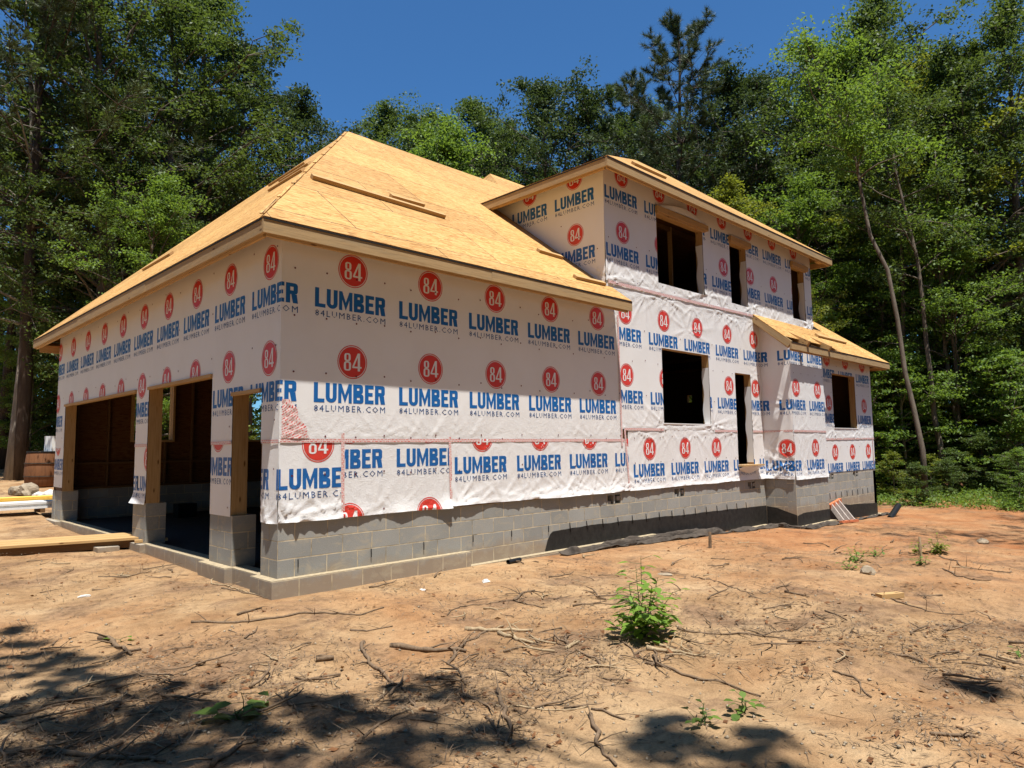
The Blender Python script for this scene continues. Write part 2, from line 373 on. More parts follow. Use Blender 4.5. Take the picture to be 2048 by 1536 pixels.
# ------------------------------------------------------------------ house
house = empty('house'); tag(house, 'unfinished two-storey house in printed white wrap on a concrete block base', 'house')
UP = Vector((0, 0, 1))
def P3(O, U, u, v, n=0, N=None):
    p = Vector(O) + Vector(U) * u + UP * v
    return p + Vector(N) * n if n else p
def cuts(lo, hi, ex, step):
    s = {round(lo, 4), round(hi, 4)} | {round(e, 4) for e in ex if lo < e < hi}
    s = sorted(s); out = []
    for a, b in zip(s[:-1], s[1:]):
        k = max(1, int(math.ceil((b - a) / step - 1e-6))); out += [a + (b - a) * i / k for i in range(k)]
    return out + [s[-1]]
def solid_wall(mb, O, U, N, u0, u1, v0, v1, holes, t, mats=(0, 1, 2), top=None):
    """slab with real openings: mats = outer, inner, reveal"""
    us = cuts(u0, u1, [h[0] for h in holes] + [h[1] for h in holes], 50); vs = cuts(v0, v1, [h[2] for h in holes] + [h[3] for h in holes], 50)
    inh = lambda u, v: any(h[0] < u < h[1] and h[2] < v < h[3] for h in holes)
    tp = (lambda u, v: v) if top is None else (lambda u, v: min(v, top(u)))
    solid = {}
    for i in range(len(us) - 1):
        for j in range(len(vs) - 1): solid[i, j] = not inh((us[i] + us[i+1]) / 2, (vs[j] + vs[j+1]) / 2)
    for (i, j), s in solid.items():
        if not s: continue
        a, b, c, d = us[i], us[i+1], vs[j], vs[j+1]
        c1, c2, d1, d2 = tp(a, c), tp(b, c), tp(a, d), tp(b, d)
        F = lambda n: [P3(O, U, a, c1, n, N), P3(O, U, b, c2, n, N), P3(O, U, b, d2, n, N), P3(O, U, a, d1, n, N)]
        uv = [(a, c1), (b, c2), (b, d2), (a, d1)]
        mb.face(F(0), mats[0], uv); mb.face(F(-t)[::-1], mats[1], uv[::-1])
        for (di, dj, e) in ((-1, 0, ((a, c1), (a, d1))), (1, 0, ((b, d2), (b, c2))), (0, -1, ((b, c2), (a, c1))), (0, 1, ((a, d1), (b, d2)))):
            if not solid.get((i + di, j + dj), False):
                (p, r), (p2, r2) = e
                L = math.hypot(p2 - p, r2 - r)
                mb.face([P3(O, U, p, r, 0, N), P3(O, U, p2, r2, 0, N), P3(O, U, p2, r2, -t, N), P3(O, U, p, r, -t, N)], mats[2], [(0, 0), (L, 0), (L, t), (0, t)])

# ---- printed wrap -------------------------------------------------
def glyphs():
    """one logo unit, origin at the disc centre: list of (polygon, slot, layer)"""
    out = []
    def arc(cx, cy, r0, r1, a0, a1, n, slot, layer):
        for k in range(n):
            s, e = a0 + (a1 - a0) * k / n, a0 + (a1 - a0) * (k + 1) / n
            out.append(([(cx + r0 * math.cos(s), cy + r0 * math.sin(s)), (cx + r1 * math.cos(s), cy + r1 * math.sin(s)),
                         (cx + r1 * math.cos(e), cy + r1 * math.sin(e)), (cx + r0 * math.cos(e), cy + r0 * math.sin(e))], slot, layer))
    n = 40
    for k in range(n):
        s, e = 2 * math.pi * k / n, 2 * math.pi * (k + 1) / n
        out.append(([(0, 0), (.186 * math.cos(s), .186 * math.sin(s)), (.186 * math.cos(e), .186 * math.sin(e))], 1, 0))
    arc(0, 0, .196, .207, 0, 2 * math.pi, n, 1, 0)
    def rect(x0, x1, y0, y1, slot=2, layer=0): out.append(([(x0, y0), (x1, y0), (x1, y1), (x0, y1)], slot, layer))
    # white 84 : narrow tall 8 with slim counters, open 4
    def rring(cx, cy, hw, hh, rc, t, skip=None):        # rounded ring from quads
        def loop(hw, hh, rc):
            P = []
            for (sx, sy, a0) in ((1, 1, 0), (-1, 1, .5), (-1, -1, 1), (1, -1, 1.5)):
                for k in range(5):
                    a = math.pi * (a0 + .5 * k / 4); P.append((cx + sx * (hw - rc) + rc * math.cos(a), cy + sy * (hh - rc) + rc * math.sin(a)))
            return P
        o, i_ = loop(hw, hh, rc), loop(hw - t[0], hh - t[1], max(.002, rc - t[0] * .8))
        for k in range(20):
            j = (k + 1) % 20; out.append(([i_[k], o[k], o[j], i_[j]], 0, 1))
    rring(-.071, .0555, .043, .0485, .030, (.028, .017)); rring(-.071, -.0515, .050, .0565, .034, (.030, .017))
    rect(.072, .105, -.108, .112, 0, 1)
    out.append(([(-.004, -.052), (.022, -.052), (.072, .062), (.072, .112)], 0, 1))
    rect(-.004, .072, -.072, -.052, 0, 1); rect(.105, .128, -.072, -.052, 0, 1)
    # LUMBER: block capitals
    H = .232; top = -.272; w_ = .146; gap = .0195; st = .053; x = -.512
    def R(a, b, c, d): rect(x + a, x + b, top - H + c * H, top - H + d * H)
    hb = .20
    R(0, st, 0, 1); R(st, w_ - .008, 0, hb * .95); x += w_ - .008 + gap * .8                                         # L
    R(0, st, .28, 1); R(w_ - st, w_, .28, 1)
    cx, cy = x + w_ / 2, top - H + .28 * H
    for k in range(8):
        a, b = math.pi + math.pi * k / 8, math.pi + math.pi * (k + 1) / 8
        o = lambda t, rx, ry: (cx + rx * math.cos(t), cy + ry * math.sin(t))
        ri, ro = w_ / 2 - st, w_ / 2
        out.append(([o(a, ri, .085 * H), o(a, ro, .28 * H), o(b, ro, .28 * H), o(b, ri, .085 * H)], 2, 0))
    x += w_ + gap                                                                                                   # U
    mw = .186
    R(0, .044, 0, 1); R(mw - .044, mw, 0, 1)
    yb = top - H
    out.append(([(x + .044, yb + H), (x + .044, yb + .56 * H), (x + mw / 2, yb), (x + mw / 2, yb + .42 * H)], 2, 0))
    out.append(([(x + mw - .044, yb + H), (x + mw / 2, yb + .42 * H), (x + mw / 2, yb), (x + mw - .044, yb + .56 * H)], 2, 0))
    x += mw + gap                                                                                                   # M
    def bowl(y0, y1, wd):
        hh = (y1 - y0); t_ = .185; R(st, wd - .035, y1 - t_, y1); R(st, wd - .035, y0, y0 + t_); 
        R(wd - st, wd, y0 + .12, y1 - .12)
        for (sa, yy, sg) in ((0, y1, -1), (0, y0, 1)):
            Y0 = top - H + yy * H; Y1 = Y0 + sg * .12 * H; Y2 = Y0 + sg * t_ * H
            out.append(([(x + wd - .035, Y0), (x + wd - .012, Y0 + sg * .035 * H), (x + wd, Y1), (x + wd - st, Y1), (x + wd - st, Y2), (x + wd - .035 - .0, Y2)] if wd - st < wd - .035 - 1e-6 and False else
                        [(x + wd - .035, Y0), (x + wd - .012, Y0 + sg * .035 * H), (x + wd, Y1), (x + wd - .035, Y1)], 2, 0))
    R(0, st, 0, 1); bowl(.5, 1, w_ - .008); bowl(0, .5 - .0, w_); x += w_ + gap                                      # B
    R(0, st, 0, 1); R(st, w_ - .02, .80, 1); R(st, w_ - .02, 0, .2); R(st, w_ - .034, .41, .60); x += w_ - .02 + gap  # E
    R(0, st, 0, 1); bowl(.44, 1, w_)
    out.append(([(x + st + .012, yb + .44 * H), (x + w_ - st - .006, yb), (x + w_ + .004, yb), (x + w_ - .012, yb + .44 * H)], 2, 0)) # R
    xe = x + w_ + .004
    # small web address from the built-in font
    cu = bpy.data.curves.new('t', 'FONT'); cu.body = '84LUMBER.COM'; cu.size = 1; cu.resolution_u = 1; cu.space_character = 1.25; cu.offset = 0.0
    ob = bpy.data.objects.new('t', cu); COL.objects.link(ob); dg = bpy.context.evaluated_depsgraph_get()
    me = bpy.data.meshes.new_from_object(ob.evaluated_get(dg)); bmt = bmesh.new(); bmt.from_mesh(me); bmesh.ops.triangulate(bmt, faces=bmt.faces[:]); bmt.to_mesh(me); bmt.free(); vs = [v.co for v in me.vertices]
    xa = min(v.x for v in vs); xb = max(v.x for v in vs); yb_ = max(v.y for v in vs); ya = 0.0
    for p in me.polygons:
        out.append(([(-.508 + (vs[i].x - xa) / (xb - xa) * (xe + .508), -.610 + vs[i].y / yb_ * .074) for i in p.vertices], 3, 0))
    bpy.data.objects.remove(ob); bpy.data.curves.remove(cu); bpy.data.meshes.remove(me)
    return out
LOGO = glyphs()
def clip_half(poly, ax, val, keep_less):
    out = []; n = len(poly)
    for i in range(n):
        a, b = poly[i], poly[(i + 1) % n]
        ia = (a[ax] <= val) if keep_less else (a[ax] >= val); ib = (b[ax] <= val) if keep_less else (b[ax] >= val)
        if ia: out.append(a)
        if ia != ib:
            t = (val - a[ax]) / (b[ax] - a[ax]); out.append((a[0] + (b[0] - a[0]) * t, a[1] + (b[1] - a[1]) * t))
    return out if len(out) >= 3 else None
def clip_rect(poly, r):
    for ax, val, less in ((0, r[0], False), (0, r[1], True), (1, r[2], False), (1, r[3], True)):
        poly = clip_half(poly, ax, val, less)
        if poly is None: return None
    return poly
def minus_rect(poly, h):
    us = [p[0] for p in poly]; vs = [p[1] for p in poly]
    if max(us) <= h[0] or min(us) >= h[1] or max(vs) <= h[2] or min(vs) >= h[3]: return [poly]
    out = []
    a = clip_half(poly, 0, h[0], True);  b = clip_half(poly, 0, h[1], False)
    if a: out.append(a)
    if b: out.append(b)
    m = clip_half(poly, 0, h[0], False)
    m = clip_half(m, 0, h[1], True) if m else None
    if m:
        c = clip_half(m, 1, h[2], True); d = clip_half(m, 1, h[3], False)
        if c: out.append(c)
        if d: out.append(d)
    return out
class Wrap:
    """sheets of printed film on one flat wall; physical u along the wall, v up"""
    def __init__(s, O, U, N, holes=(), top=None):
        s.O, s.U, s.N = Vector(O), Vector(U), Vector(N); s.holes = list(holes); s.top = top
        s.V = []; s.F = []; s.Mt = []; s.A = []; s.sm = []
    def put(s, pts, n, crk, mat, smooth):
        b = len(s.V)
        for (u, v), nn, c in zip(pts, n, crk):
            s.V.append(tuple(s.O + s.U * u + UP * v + s.N * nn)); s.A.append(c)
        s.F.append(tuple(range(b, b + len(pts)))); s.Mt.append(mat); s.sm.append(smooth)
    def band(s, rect, logos, off=.006, su=1.0, pins=(), crk=None, sway=0.0, seed=0, bottom=None, vscale=1.0):
        """rect (u0,u1,v0,v1); logos = disc centres; pins = (u,v,amp,reach,folds); crk(u,v)->0..1"""
        u0, u1, v0, v1 = rect; fold = bool(pins) or sway > 0 or bottom is not None
        st = .028 if fold else .5
        ex = [h[0] for h in s.holes] + [h[1] for h in s.holes]; ey = [h[2] for h in s.holes] + [h[3] for h in s.holes]
        us = np.array(cuts(u0, u1, ex, st)); vs = np.array(cuts(v0, v1, ey, st))
        if crk is not None and not fold:
            us = np.array(cuts(u0, u1, ex, .12)); vs = np.array(cuts(v0, v1, ey, .12))
        Ug, Vg = np.meshgrid(us, vs); Hh = np.zeros_like(Ug)
        r = np.random.default_rng(seed)
        for (pu, pv, amp, reach, nf) in pins:
            dx, dy = Ug - pu, Vg - pv; d = np.hypot(dx, dy) + 1e-6; th = np.arctan2(dy, dx); ph = r.random() * 6.28
            wv = 1 - np.abs(np.sin(nf * .5 * th + ph + 1.3 * np.sin(2 * th + ph) + .6 * np.sin(5 * th)))
            Hh += 1.25 * amp * wv ** 1.6 * (.4 + .9 * (np.sin(4 * th + 2 * ph) * .5 + .5)) * np.exp(-d / (reach * 1.25)) * np.clip((d - .01) / .09, 0, 1)
        if sway: Hh += sway * (vnoise(Ug * 7 + seed, Vg * 2.2, seed) + .5 * vnoise(Ug * 15, Vg * 5, seed + 1) + .5)
        C = np.zeros_like(Ug) if crk is None else np.clip(crk(Ug, Vg), 0, 1)
        Vd = Vg.copy()
        if bottom is not None:       # loose hem: outward flare and wavy edge near the bottom
            t = np.clip(1 - (Vg - v0) / .22, 0, 1) ** 2
            Hh += t * bottom(Ug); Vd += t * .02 * vnoise(Ug * 1.7, 0 * Ug, seed + 5)
        if s.top is not None:
            tp = s.top(Ug); Vd = np.where(Vd > tp, tp, Vd)
        nu = len(us); b0 = len(s.V)
        W = (np.array(s.O)[None, :] + Ug.ravel()[:, None] * np.array(s.U) + Vd.ravel()[:, None] * np.array((0, 0, 1.)) + (off + Hh.ravel())[:, None] * np.array(s.N))
        s.V.extend(map(tuple, W)); s.A.extend(C.ravel())
        for j in range(len(vs) - 1):
            for i in range(nu - 1):
                uc, vc = (us[i] + us[i+1]) / 2, (vs[j] + vs[j+1]) / 2
                if any(h[0] < uc < h[1] and h[2] < vc < h[3] for h in s.holes): continue
                if s.top is not None and vs[j] >= max(s.top(us[i]), s.top(us[i+1])): continue
                a = b0 + j * nu + i; s.F.append((a, a + 1, a + 1 + nu, a + nu)); s.Mt.append(0); s.sm.append(fold)
        def samp(A, u, v):
            i = min(max(np.searchsorted(us, u, 'right') - 1, 0), nu - 2); j = min(max(np.searchsorted(vs, v, 'right') - 1, 0), len(vs) - 2)
            fu = (u - us[i]) / (us[i+1] - us[i]); fv = (v - vs[j]) / (vs[j+1] - vs[j])
            return (A[j, i] * (1-fu) + A[j, i+1] * fu) * (1-fv) + (A[j+1, i] * (1-fu) + A[j+1, i+1] * fu) * fv
        for (lu, lv) in logos:
            bb = (lu - .53 * su, lu + .53 * su, lv - .63 * vscale, lv + .21 * vscale)
            if bb[1] < u0 or bb[0] > u1 or bb[3] < v0 or bb[2] > v1: continue
            inside = bb[0] >= u0 and bb[1] <= u1 and bb[2] >= v0 and bb[3] <= v1
            hs = [h for h in s.holes if not (bb[1] <= h[0] or bb[0] >= h[1] or bb[3] <= h[2] or bb[2] >= h[3])]
            for poly, slot, layer in LOGO:
                q_ = [(lu + x * su, lv + y * vscale) for x, y in poly]
                ps = [q_]
                if not inside:
                    c = clip_rect(q_, rect); ps = [c] if c else []
                for h in hs: ps = [x for p in ps for x in minus_rect(p, h)]
                if s.top is not None: ps = [p for p in ps if max(y - s.top(x) for x, y in p) < 0]
                for p in ps:
                    pieces = [p]
                    if fold:
                        for ax, L in ((0, us), (1, vs)):
                            nxt = []
                            for pc in pieces:
                                lo = min(k[ax] for k in pc); hi = max(k[ax] for k in pc)
                                for val in L[np.searchsorted(L, lo, 'right'):np.searchsorted(L, hi, 'left')]:
                                    a = clip_half(pc, ax, val, True)
                                    if a: nxt.append(a)
                                    pc = clip_half(pc, ax, val, False)
                                    if pc is None: break
                                if pc: nxt.append(pc)
                            pieces = nxt
                    for pc in pieces:
                        o_ = off + .002 + .0015 * layer
                        if fold: s.put([(x, y + (samp(Vd, x, y) - y if bottom is not None and y < v0 + .22 else 0)) for x, y in pc], [o_ + samp(Hh, x, y) for x, y in pc], [samp(C, x, y) for x, y in pc], slot, False)
                        else: s.put(pc, [o_] * len(pc), [0 if crk is None else float(samp(C, x, y)) for x, y in pc], slot, False)
    def caps(s, pts, off=.012, r=.012):
        for (u, v) in pts:
            if any(h[0] - .01 < u < h[1] + .01 and h[2] - .01 < v < h[3] + .01 for h in s.holes): continue
            s.put([(u + r * math.cos(k * math.pi / 4), v + r * math.sin(k * math.pi / 4)) for k in range(8)], [off] * 8, [0] * 8, 4, False)
    def build(s, name='house_wrap'):
        me = bpy.data.meshes.new(name); me.from_pydata(s.V, [], s.F)
        for k in ('wrap', 'red', 'blue', 'navy', 'nail'): me.materials.append(M[k])
        me.polygons.foreach_set('material_index', s.Mt); me.polygons.foreach_set('use_smooth', s.sm)
        me.attributes.new('crinkle', 'FLOAT', 'POINT').data.foreach_set('value', np.array(s.A, np.float32))
        me.update(); o = bpy.data.objects.new(name, me); COL.objects.link(o); o.parent = house; return o
def tape(O, U, N, pts, off=.016, wd=.046):
    mb = MB(); L = 0
    for (a, b) in zip(pts[:-1], pts[1:]):
        d = Vector((b[0] - a[0], b[1] - a[1], 0)); l = d.length; d /= l; n = Vector((-d.y, d.x, 0)) * wd / 2
        k = max(1, int(l / .15))
        for i in range(k):
            pa = Vector((a[0], a[1], 0)) + d * (l * i / k); pb = Vector((a[0], a[1], 0)) + d * (l * (i + 1) / k)
            o1 = off + .002 * math.sin(i * 2.1); o2 = off + .002 * math.sin((i + 1) * 2.1)
            q_ = [pa - n, pb - n, pb + n, pa + n]
            mb.face([P3(O, U, p.x, p.y, o, N) for p, o in zip(q_, (o1, o2, o2, o1))], 0, [(L + l*i/k, 0), (L + l*(i+1)/k, 0), (L + l*(i+1)/k, wd), (L + l*i/k, wd)])
        L += l
    return mb.build('seam_tape', M['tape'], house)

FX, NY = (1, 0, 0), (0, -1, 0)          # long front: u = X, outward -Y
GY, NX = (0, -1, 0), (-1, 0, 0)         # garage face: u = -Y, outward -X
HF = {'low_window': (7.68, 9.42, 1.82, 3.26), 'side_light': (10.53, 11.25, .96, 2.97),
      'w1': (7.63, 9.36, 4.52, 5.90), 'w2': (10.51, 11.28, 4.52, 5.90), 'w3': (13.70, 14.48, 4.57, 5.92)}
hf = list(HF.values())
GD = [(-1.25, -.44, .61, 2.12), (-4.41, -1.90, .61, 2.41), (-9.70, -5.0, .61, 2.41)]   # garage face openings, u = -Y
# ---- block foundation
VH = [(5.90, 6.27, .435, .575), (7.98, 8.33, .43, .565), (10.93, 11.28, .41, .555)]
mb = MB()
solid_wall(mb, (0, 0, 0), FX, NY, .3005, 11.776, -.85, .61, [(h[0], h[1], .42, .57) for h in VH], .2, (0, 0, 0))
mb.build('foundation_wall', M['block'], house)
mb = MB(); solid_wall(mb, (11.78, 0, 0), (0, -1, 0), NX, .0, .4995, -.9, .61, [], .2, (0, 0, 0))
solid_wall(mb, (0, -.70, 0), FX, NY, 11.78, 13.6, -.9, .61, [], .2, (0, 0, 0))
solid_wall(mb, (0, -.45, 0), FX, NY, 13.6, 17.68, -1.0, .66, [(14.25, 14.62, .5, .63), (15.95, 16.32, .5, .63)], .2, (0, 0, 0))
solid_wall(mb, (17.68, -.45, 0), (0, 1, 0), (1, 0, 0), 0, 10.9, -1.0, .62, [], .2, (0, 0, 0))
mb.build('bay_foundation', M['block'], house)
for (a, b, c, d, yy) in [(*h, 0) for h in [(5.90, 6.27, .42, .57), (7.98, 8.33, .42, .57), (10.93, 11.28, .42, .57)]] + [(14.25, 14.62, .5, .63, -.45), (15.95, 16.32, .5, .63, -.45)]:
    mb = MB(); m_ = (a + b) / 2
    mb.box(a, b, yy + .15, yy + .19, c, d, 1)
    mb.box(m_ - .018, m_ + .018, yy - .004, yy + .15, c, d, 0)
    mb.box(a + .02, m_ - .08, yy + .01, yy + .06, c, c + .05, 0); mb.box(m_ + .09, b - .01, yy + .01, yy + .06, c + .05, d - .03, 0)
    mb.build('foundation_vent', [M['block'], M['void']], house)
for (y0, y1) in ((0, .4064), (1.2, 1.885), (4.41, 5.02), (9.72, 10.43)):
    mb = MB()
    for z in (0,): mb.box(0, .30, y0, y1, -.02, .61)
    mb.build('block_pier', M['block'] if y0 == 0 else M['block_b'], house)
mb = MB(); mb.box(-.02, 6.2, 10.23, 10.43, -.3, .61); mb.build('side_foundation', M['block'], house)
# footing ledges
mb = MB()
mb.box(-.115, 2.72, -.115, .2, -.42, .0); mb.build('footing', M['block_b'], house)
mb = MB(); mb.box(2.72, 7.2, -.115, .2, -.6, -.195); mb.build('footing', M['block'], house)
mb = MB(); mb.box(7.2, 11.66, -.115, .2, -.8, -.40); mb.box(11.66, 13.7, -.82, -.1, -.9, -.42); mb.box(13.7, 18.05, -.60, .2, -1.0, -.60); mb.build('footing', M['concrete'], house)
mb = MB(); mb.box(-.115, -.0, .2, .42, -.42, -.001); mb.box(-.115, 0.0, 1.12, 1.95, -.42, -.0); mb.box(-.02, .2, .42, 10.55, -.42, -.006)
mb.box(-.10, -.02, 4.3, 5.1, -.42, -.003); mb.box(-.12, -.02, 9.6, 10.6, -.42, -.003); mb.build('threshold_curb', M['block_b'], house)
mb = MB()      # mortar-smeared tops of the ledges
mb.box(-.112, 2.715, -.112, -.001, .0005, .006); mb.box(2.725, 7.19, -.112, -.001, -.1945, -.189)
mb.box(-.112, -.001, 0, .418, .0005, .005); mb.box(-.112, -.001, 1.125, 1.945, .0005, .006)
for k in range(24): mb.box(-.018, .19, .43 + k * .42, .43 + k * .42 + .41, -.0055, .001 + .004 * random.random())
mb.build('mortar_cap', M['concrete'], house)
mb = MB(); mb.box(.2, 6.15, .0 + .2, 10.3, -.30, -.05); mb.build('garage_floor', M['gravel'], house)
# tar waterproofing : thin coat with a wavering top edge
def coat(O, U, N, prof, z0):
    mb = MB(); us = [p[0] for p in prof]; vs = [p[1] for p in prof]
    n = int((us[-1] - us[0]) / .06); pr = None
    for i in range(n + 1):
        u = us[0] + (us[-1] - us[0]) * i / n; v = np.interp(u, us, vs) + .012 * float(vnoise(u * 3, 0, 3)) + .008 * float(vnoise(u * 11, 0, 4))
        cur = (u, v)
        if pr: mb.face([P3(O, U, pr[0], z0, .004, N), P3(O, U, u, z0, .004, N), P3(O, U, u, v, .004, N), P3(O, U, pr[0], pr[1], .004, N)], 0, [(0, 0)] * 4)
        pr = cur
    return mb.build('tar_coating', M['tar'], house)
coat((0, 0, 0), FX, NY, [(4.32, -.16), (4.40, .03), (4.48, .10), (5.4, .12), (8, .075), (11.77, .01)], -.8)
coat((11.78, 0, 0), (0, -1, 0), NX, [(.01, .0), (.25, -.03), (.7, -.18)], -.85)
coat((0, -.7, 0), FX, NY, [(11.785, -.19), (12.1, -.15), (13.6, -.16)], -.85)
coat((0, -.45, 0), FX, NY, [(13.62, -.12), (14.6, -.14), (15.5, -.2), (17.68, -.29)], -.95)
# wall ties
tl = [(.24 + .0, .19, .09, 0), (1.2, .2, .1, 0), (2.0, .2, .1, 0), (2.85, .21, .1, 0), (3.6, .2, .09, 0), (4.4, .2, .10, 0)] + \
     [(4.9 + i * .42, .20 - i * .004, .14, .02) for i in range(15)] + [(13.9 + i * .38, .16, .14, .01) for i in range(9)]
for (u, v, L, sl_) in tl:
    mb = MB(); yy = -.012 if u < 11.8 else -.462
    mb.tube([(u, yy, v), (u + sl_ * .3, yy - .004, v - L * .5), (u + sl_, yy - .002, v - L)], .0065, 5); mb.build('wall_tie', M['black'], house)

# ---- framed walls (core behind the film)
mats3 = [M['osb_wall_shaded'], M['lumber_shaded'], M['lumber']]
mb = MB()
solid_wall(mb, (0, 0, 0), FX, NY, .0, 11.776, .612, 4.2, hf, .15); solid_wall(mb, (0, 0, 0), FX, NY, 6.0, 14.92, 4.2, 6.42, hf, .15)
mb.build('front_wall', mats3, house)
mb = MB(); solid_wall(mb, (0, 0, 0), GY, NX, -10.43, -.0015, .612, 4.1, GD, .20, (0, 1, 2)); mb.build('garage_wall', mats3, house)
mb = MB(); solid_wall(mb, (6.0, 0, 0), GY, NX, -5.2, -.0015, 3.9, 6.42, [], .15)
solid_wall(mb, (14.92, 0, 0), (0, 1, 0), (1, 0, 0), .002, 5.2, 3.9, 6.42, [], .15)
solid_wall(mb, (0, 5.2, 0), (-1, 0, 0), (0, 1, 0), -14.92, -6.0, 3.9, 6.42, [], .15); mb.build('upper_wall', mats3, house)
BW = (14.81, 16.42, 1.79, 3.20)
btop = lambda u: 4.33 - u * .835
mb = MB(); solid_wall(mb, (11.78, 0, 0), (0, -1, 0), NX, 0.0, .5485, .612, 4.6, [], .15, top=lambda u: 4.33 - u * .835)
solid_wall(mb, (0, -.7, 0), FX, NY, 11.78, 13.6, .612, 3.72, [], .15); solid_wall(mb, (13.6, -.7, 0), (0, 1, 0), (1, 0, 0), .001, .25, .612, 3.72, [], .15)
solid_wall(mb, (0, -.45, 0), FX, NY, 13.6, 17.66, .662, 3.9, [BW], .15)
solid_wall(mb, (17.66, -.45, 0), (0, 1, 0), (1, 0, 0), .001, 10.9, .62, 3.9, [(5.67, 5.87, 2.85, 3.1), (5.20, 5.27, 2.85, 3.1)], .15)
mb.build('bay_wall', mats3, house)
mb = MB(); solid_wall(mb, (0, 10.43, 0), (-1, 0, 0), (0, 1, 0), -17.66, -.0, .612, 4.1, [(-2.32, -1.48, 1.68, 3.02), (-4.78, -3.85, 1.68, 2.95)], .14, (0, 0, 2))
mb.build('rear_wall', mats3, house)
mb = MB(); solid_wall(mb, (6.1, .16, 0), (0, 1, 0), NX, 0, 10.1, -.2, 4.2, [], .12); mb.build('partition_wall', mats3, house)
mb = MB(); mb.box(6.2, 17.5, .16, 10.3, .5, .612); mb.build('ground_floor', M['osb_wall_shaded'], house)
mb = MB(); mb.box(6.16, 14.76, .16, 5.04, 3.98, 4.18); mb.box(6.2, 17.5, 5.2, 10.3, 4.0, 4.1); mb.box(11.95, 17.5, -.3, .0 + .155, 3.55, 3.6); mb.box(14.95, 17.5, .16, 5.2, 3.98, 4.1); mb.build('upper_floor', M['osb_wall_shaded'], house)
mb = MB(); mb.box(6.16, 14.76, .16, 5.04, 6.30, 6.36); mb.build('upper_ceiling', M['osb_wall_shaded'], house)
mb = MB(); mb.box(.02, 6.0, .2, 10.2, 4.02, 4.06); mb.build('garage_ceiling', M['osb_wall_shaded'], house)
for x in np.arange(.35, 6.0, .61):
    if 1.44 < x < 2.36 or 3.8 < x < 4.83: 
        mb = MB(); mb.box(x - .019, x + .019, 10.20, 10.288, .66, 1.64); mb.build('stud', M['lumber_shaded'], house)
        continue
    mb = MB(); mb.box(x - .019, x + .019, 10.20, 10.288, .66, 3.9); mb.build('stud', M['lumber_shaded'], house)
for (a, b) in ((1.48, 2.32), (3.85, 4.78)):
    mb = MB(); mb.box(a - .05, a - .002, 10.18, 10.285, 1.64, 3.06); mb.box(b + .002, b + .05, 10.18, 10.285, 1.64, 3.06); mb.box(a - .002, b + .002, 10.18, 10.285, 1.63, 1.678); mb.build('window_frame', M['lumber'], house)
mb = MB(); mb.box(.3, 6.0, 10.19, 10.288, .615, .655); mb.box(.3, 6.0, 10.188, 10.286, 1.15, 1.19); mb.build('wall_plate', M['lumber_shaded'], house)
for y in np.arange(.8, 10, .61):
    mb = MB(); mb.box(5.89, 5.978, y - .019, y + .019, -.05, 4.0); mb.build('stud', M['lumber_shaded'], house)
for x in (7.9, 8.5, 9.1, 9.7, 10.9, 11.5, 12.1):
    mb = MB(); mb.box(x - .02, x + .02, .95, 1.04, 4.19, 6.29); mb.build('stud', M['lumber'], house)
mb = MB(); mb.box(7.7, 12.4, .955, 1.035, 6.19, 6.28); mb.build('wall_plate', M['lumber_shaded'], house)
# protruding header boards over the three upper windows, sills and jamb trim
for (a, b) in ((7.60, 9.50), (10.48, 11.42), (13.66, 14.62)):
    mb = MB(); mb.beam((a, -.045, 5.965), (b, -.045, 5.965), .075, .115); mb.beam((a + .02, -.03, 5.888), (b - .08, -.03, 5.888), .05, .03); mb.build('header', M['lumber'], house)
    mb = MB(); n = 14; prv = None                                     # cut film bulging over the header
    for i in range(n + 1):
        t = i / n; u = a + (b - a) * t; bul = (.10 if a < 8 else .02) * math.sin(math.pi * t) ** 1.2; zt = 6.03 + (.13 if a < 8 else .03) * math.sin(math.pi * t)
        cur = [(u, -.012, zt + .05), (u, -.05 - bul * .5, zt), (u, -.07 - bul * .35, 6.024)]
        if prv:
            for k in range(2): mb.face([prv[k], cur[k], cur[k + 1], prv[k + 1]], 0, [(0, 0)] * 4)
        prv = cur
    mb.build('film_flap', M['wrap'], house, smooth=True)
mb = MB(); mb.box(10.50, 11.45, -.16, .0, .925, .957); mb.build('door_sill', M['lumber'], house)
mb = MB()
for i in range(12):
    t0, t1 = i / 12, (i + 1) / 12; z = lambda t: .92 - .11 * math.sin(math.pi * t); y = lambda t: -.15 + .02 * math.sin(5 * t)
    u = lambda t: 10.48 + .97 * t
    mb.face([(u(t0), -.03, z(t0) - .04), (u(t1), -.03, z(t1) - .04), (u(t1), y(t1), .922), (u(t0), y(t0), .922)], 0, [(0, 0)] * 4)
mb.build('film_flap', M['wrap'], house, smooth=True)
# film folded into the right-hand jambs (seen from the left)
for key, vv0, vv1 in (('low_window', 1.83, 3.0), ('w1', 4.53, 5.6), ('w2', 4.53, 5.6), ('side_light', 1.0, 2.7), ('w3', 4.58, 5.6)):
    h = HF[key]; mb = MB(); n = 12
    for i in range(n):
        z0, z1 = vv0 + (vv1 - vv0) * i / n, vv0 + (vv1 - vv0) * (i + 1) / n
        wv = lambda z: .135 + .02 * math.sin(z * 9 + h[0]); b_ = lambda z: .006 + .02 * (math.sin(z * 7) * .5 + .5) * (key == 'w3') + .006
        mb.face([(h[1] - b_(z0), -.008, z0), (h[1] - b_(z1), -.008, z1), (h[1] - b_(z1), wv(z1), z1), (h[1] - b_(z0), wv(z0), z0)], 0, [(0, 0)] * 4)
    mb.build('film_return', M['wrap'], house, smooth=True)
mb = MB(); mb.box(7.66, 9.46, -.02, .14, 1.806, 1.824); mb.build('window_sill', M['wrap'], house)
mb = MB(); mb.box(14.8, 16.5, -.475, -.31, 1.775, 1.793); mb.build('window_sill', M['wrap'], house)
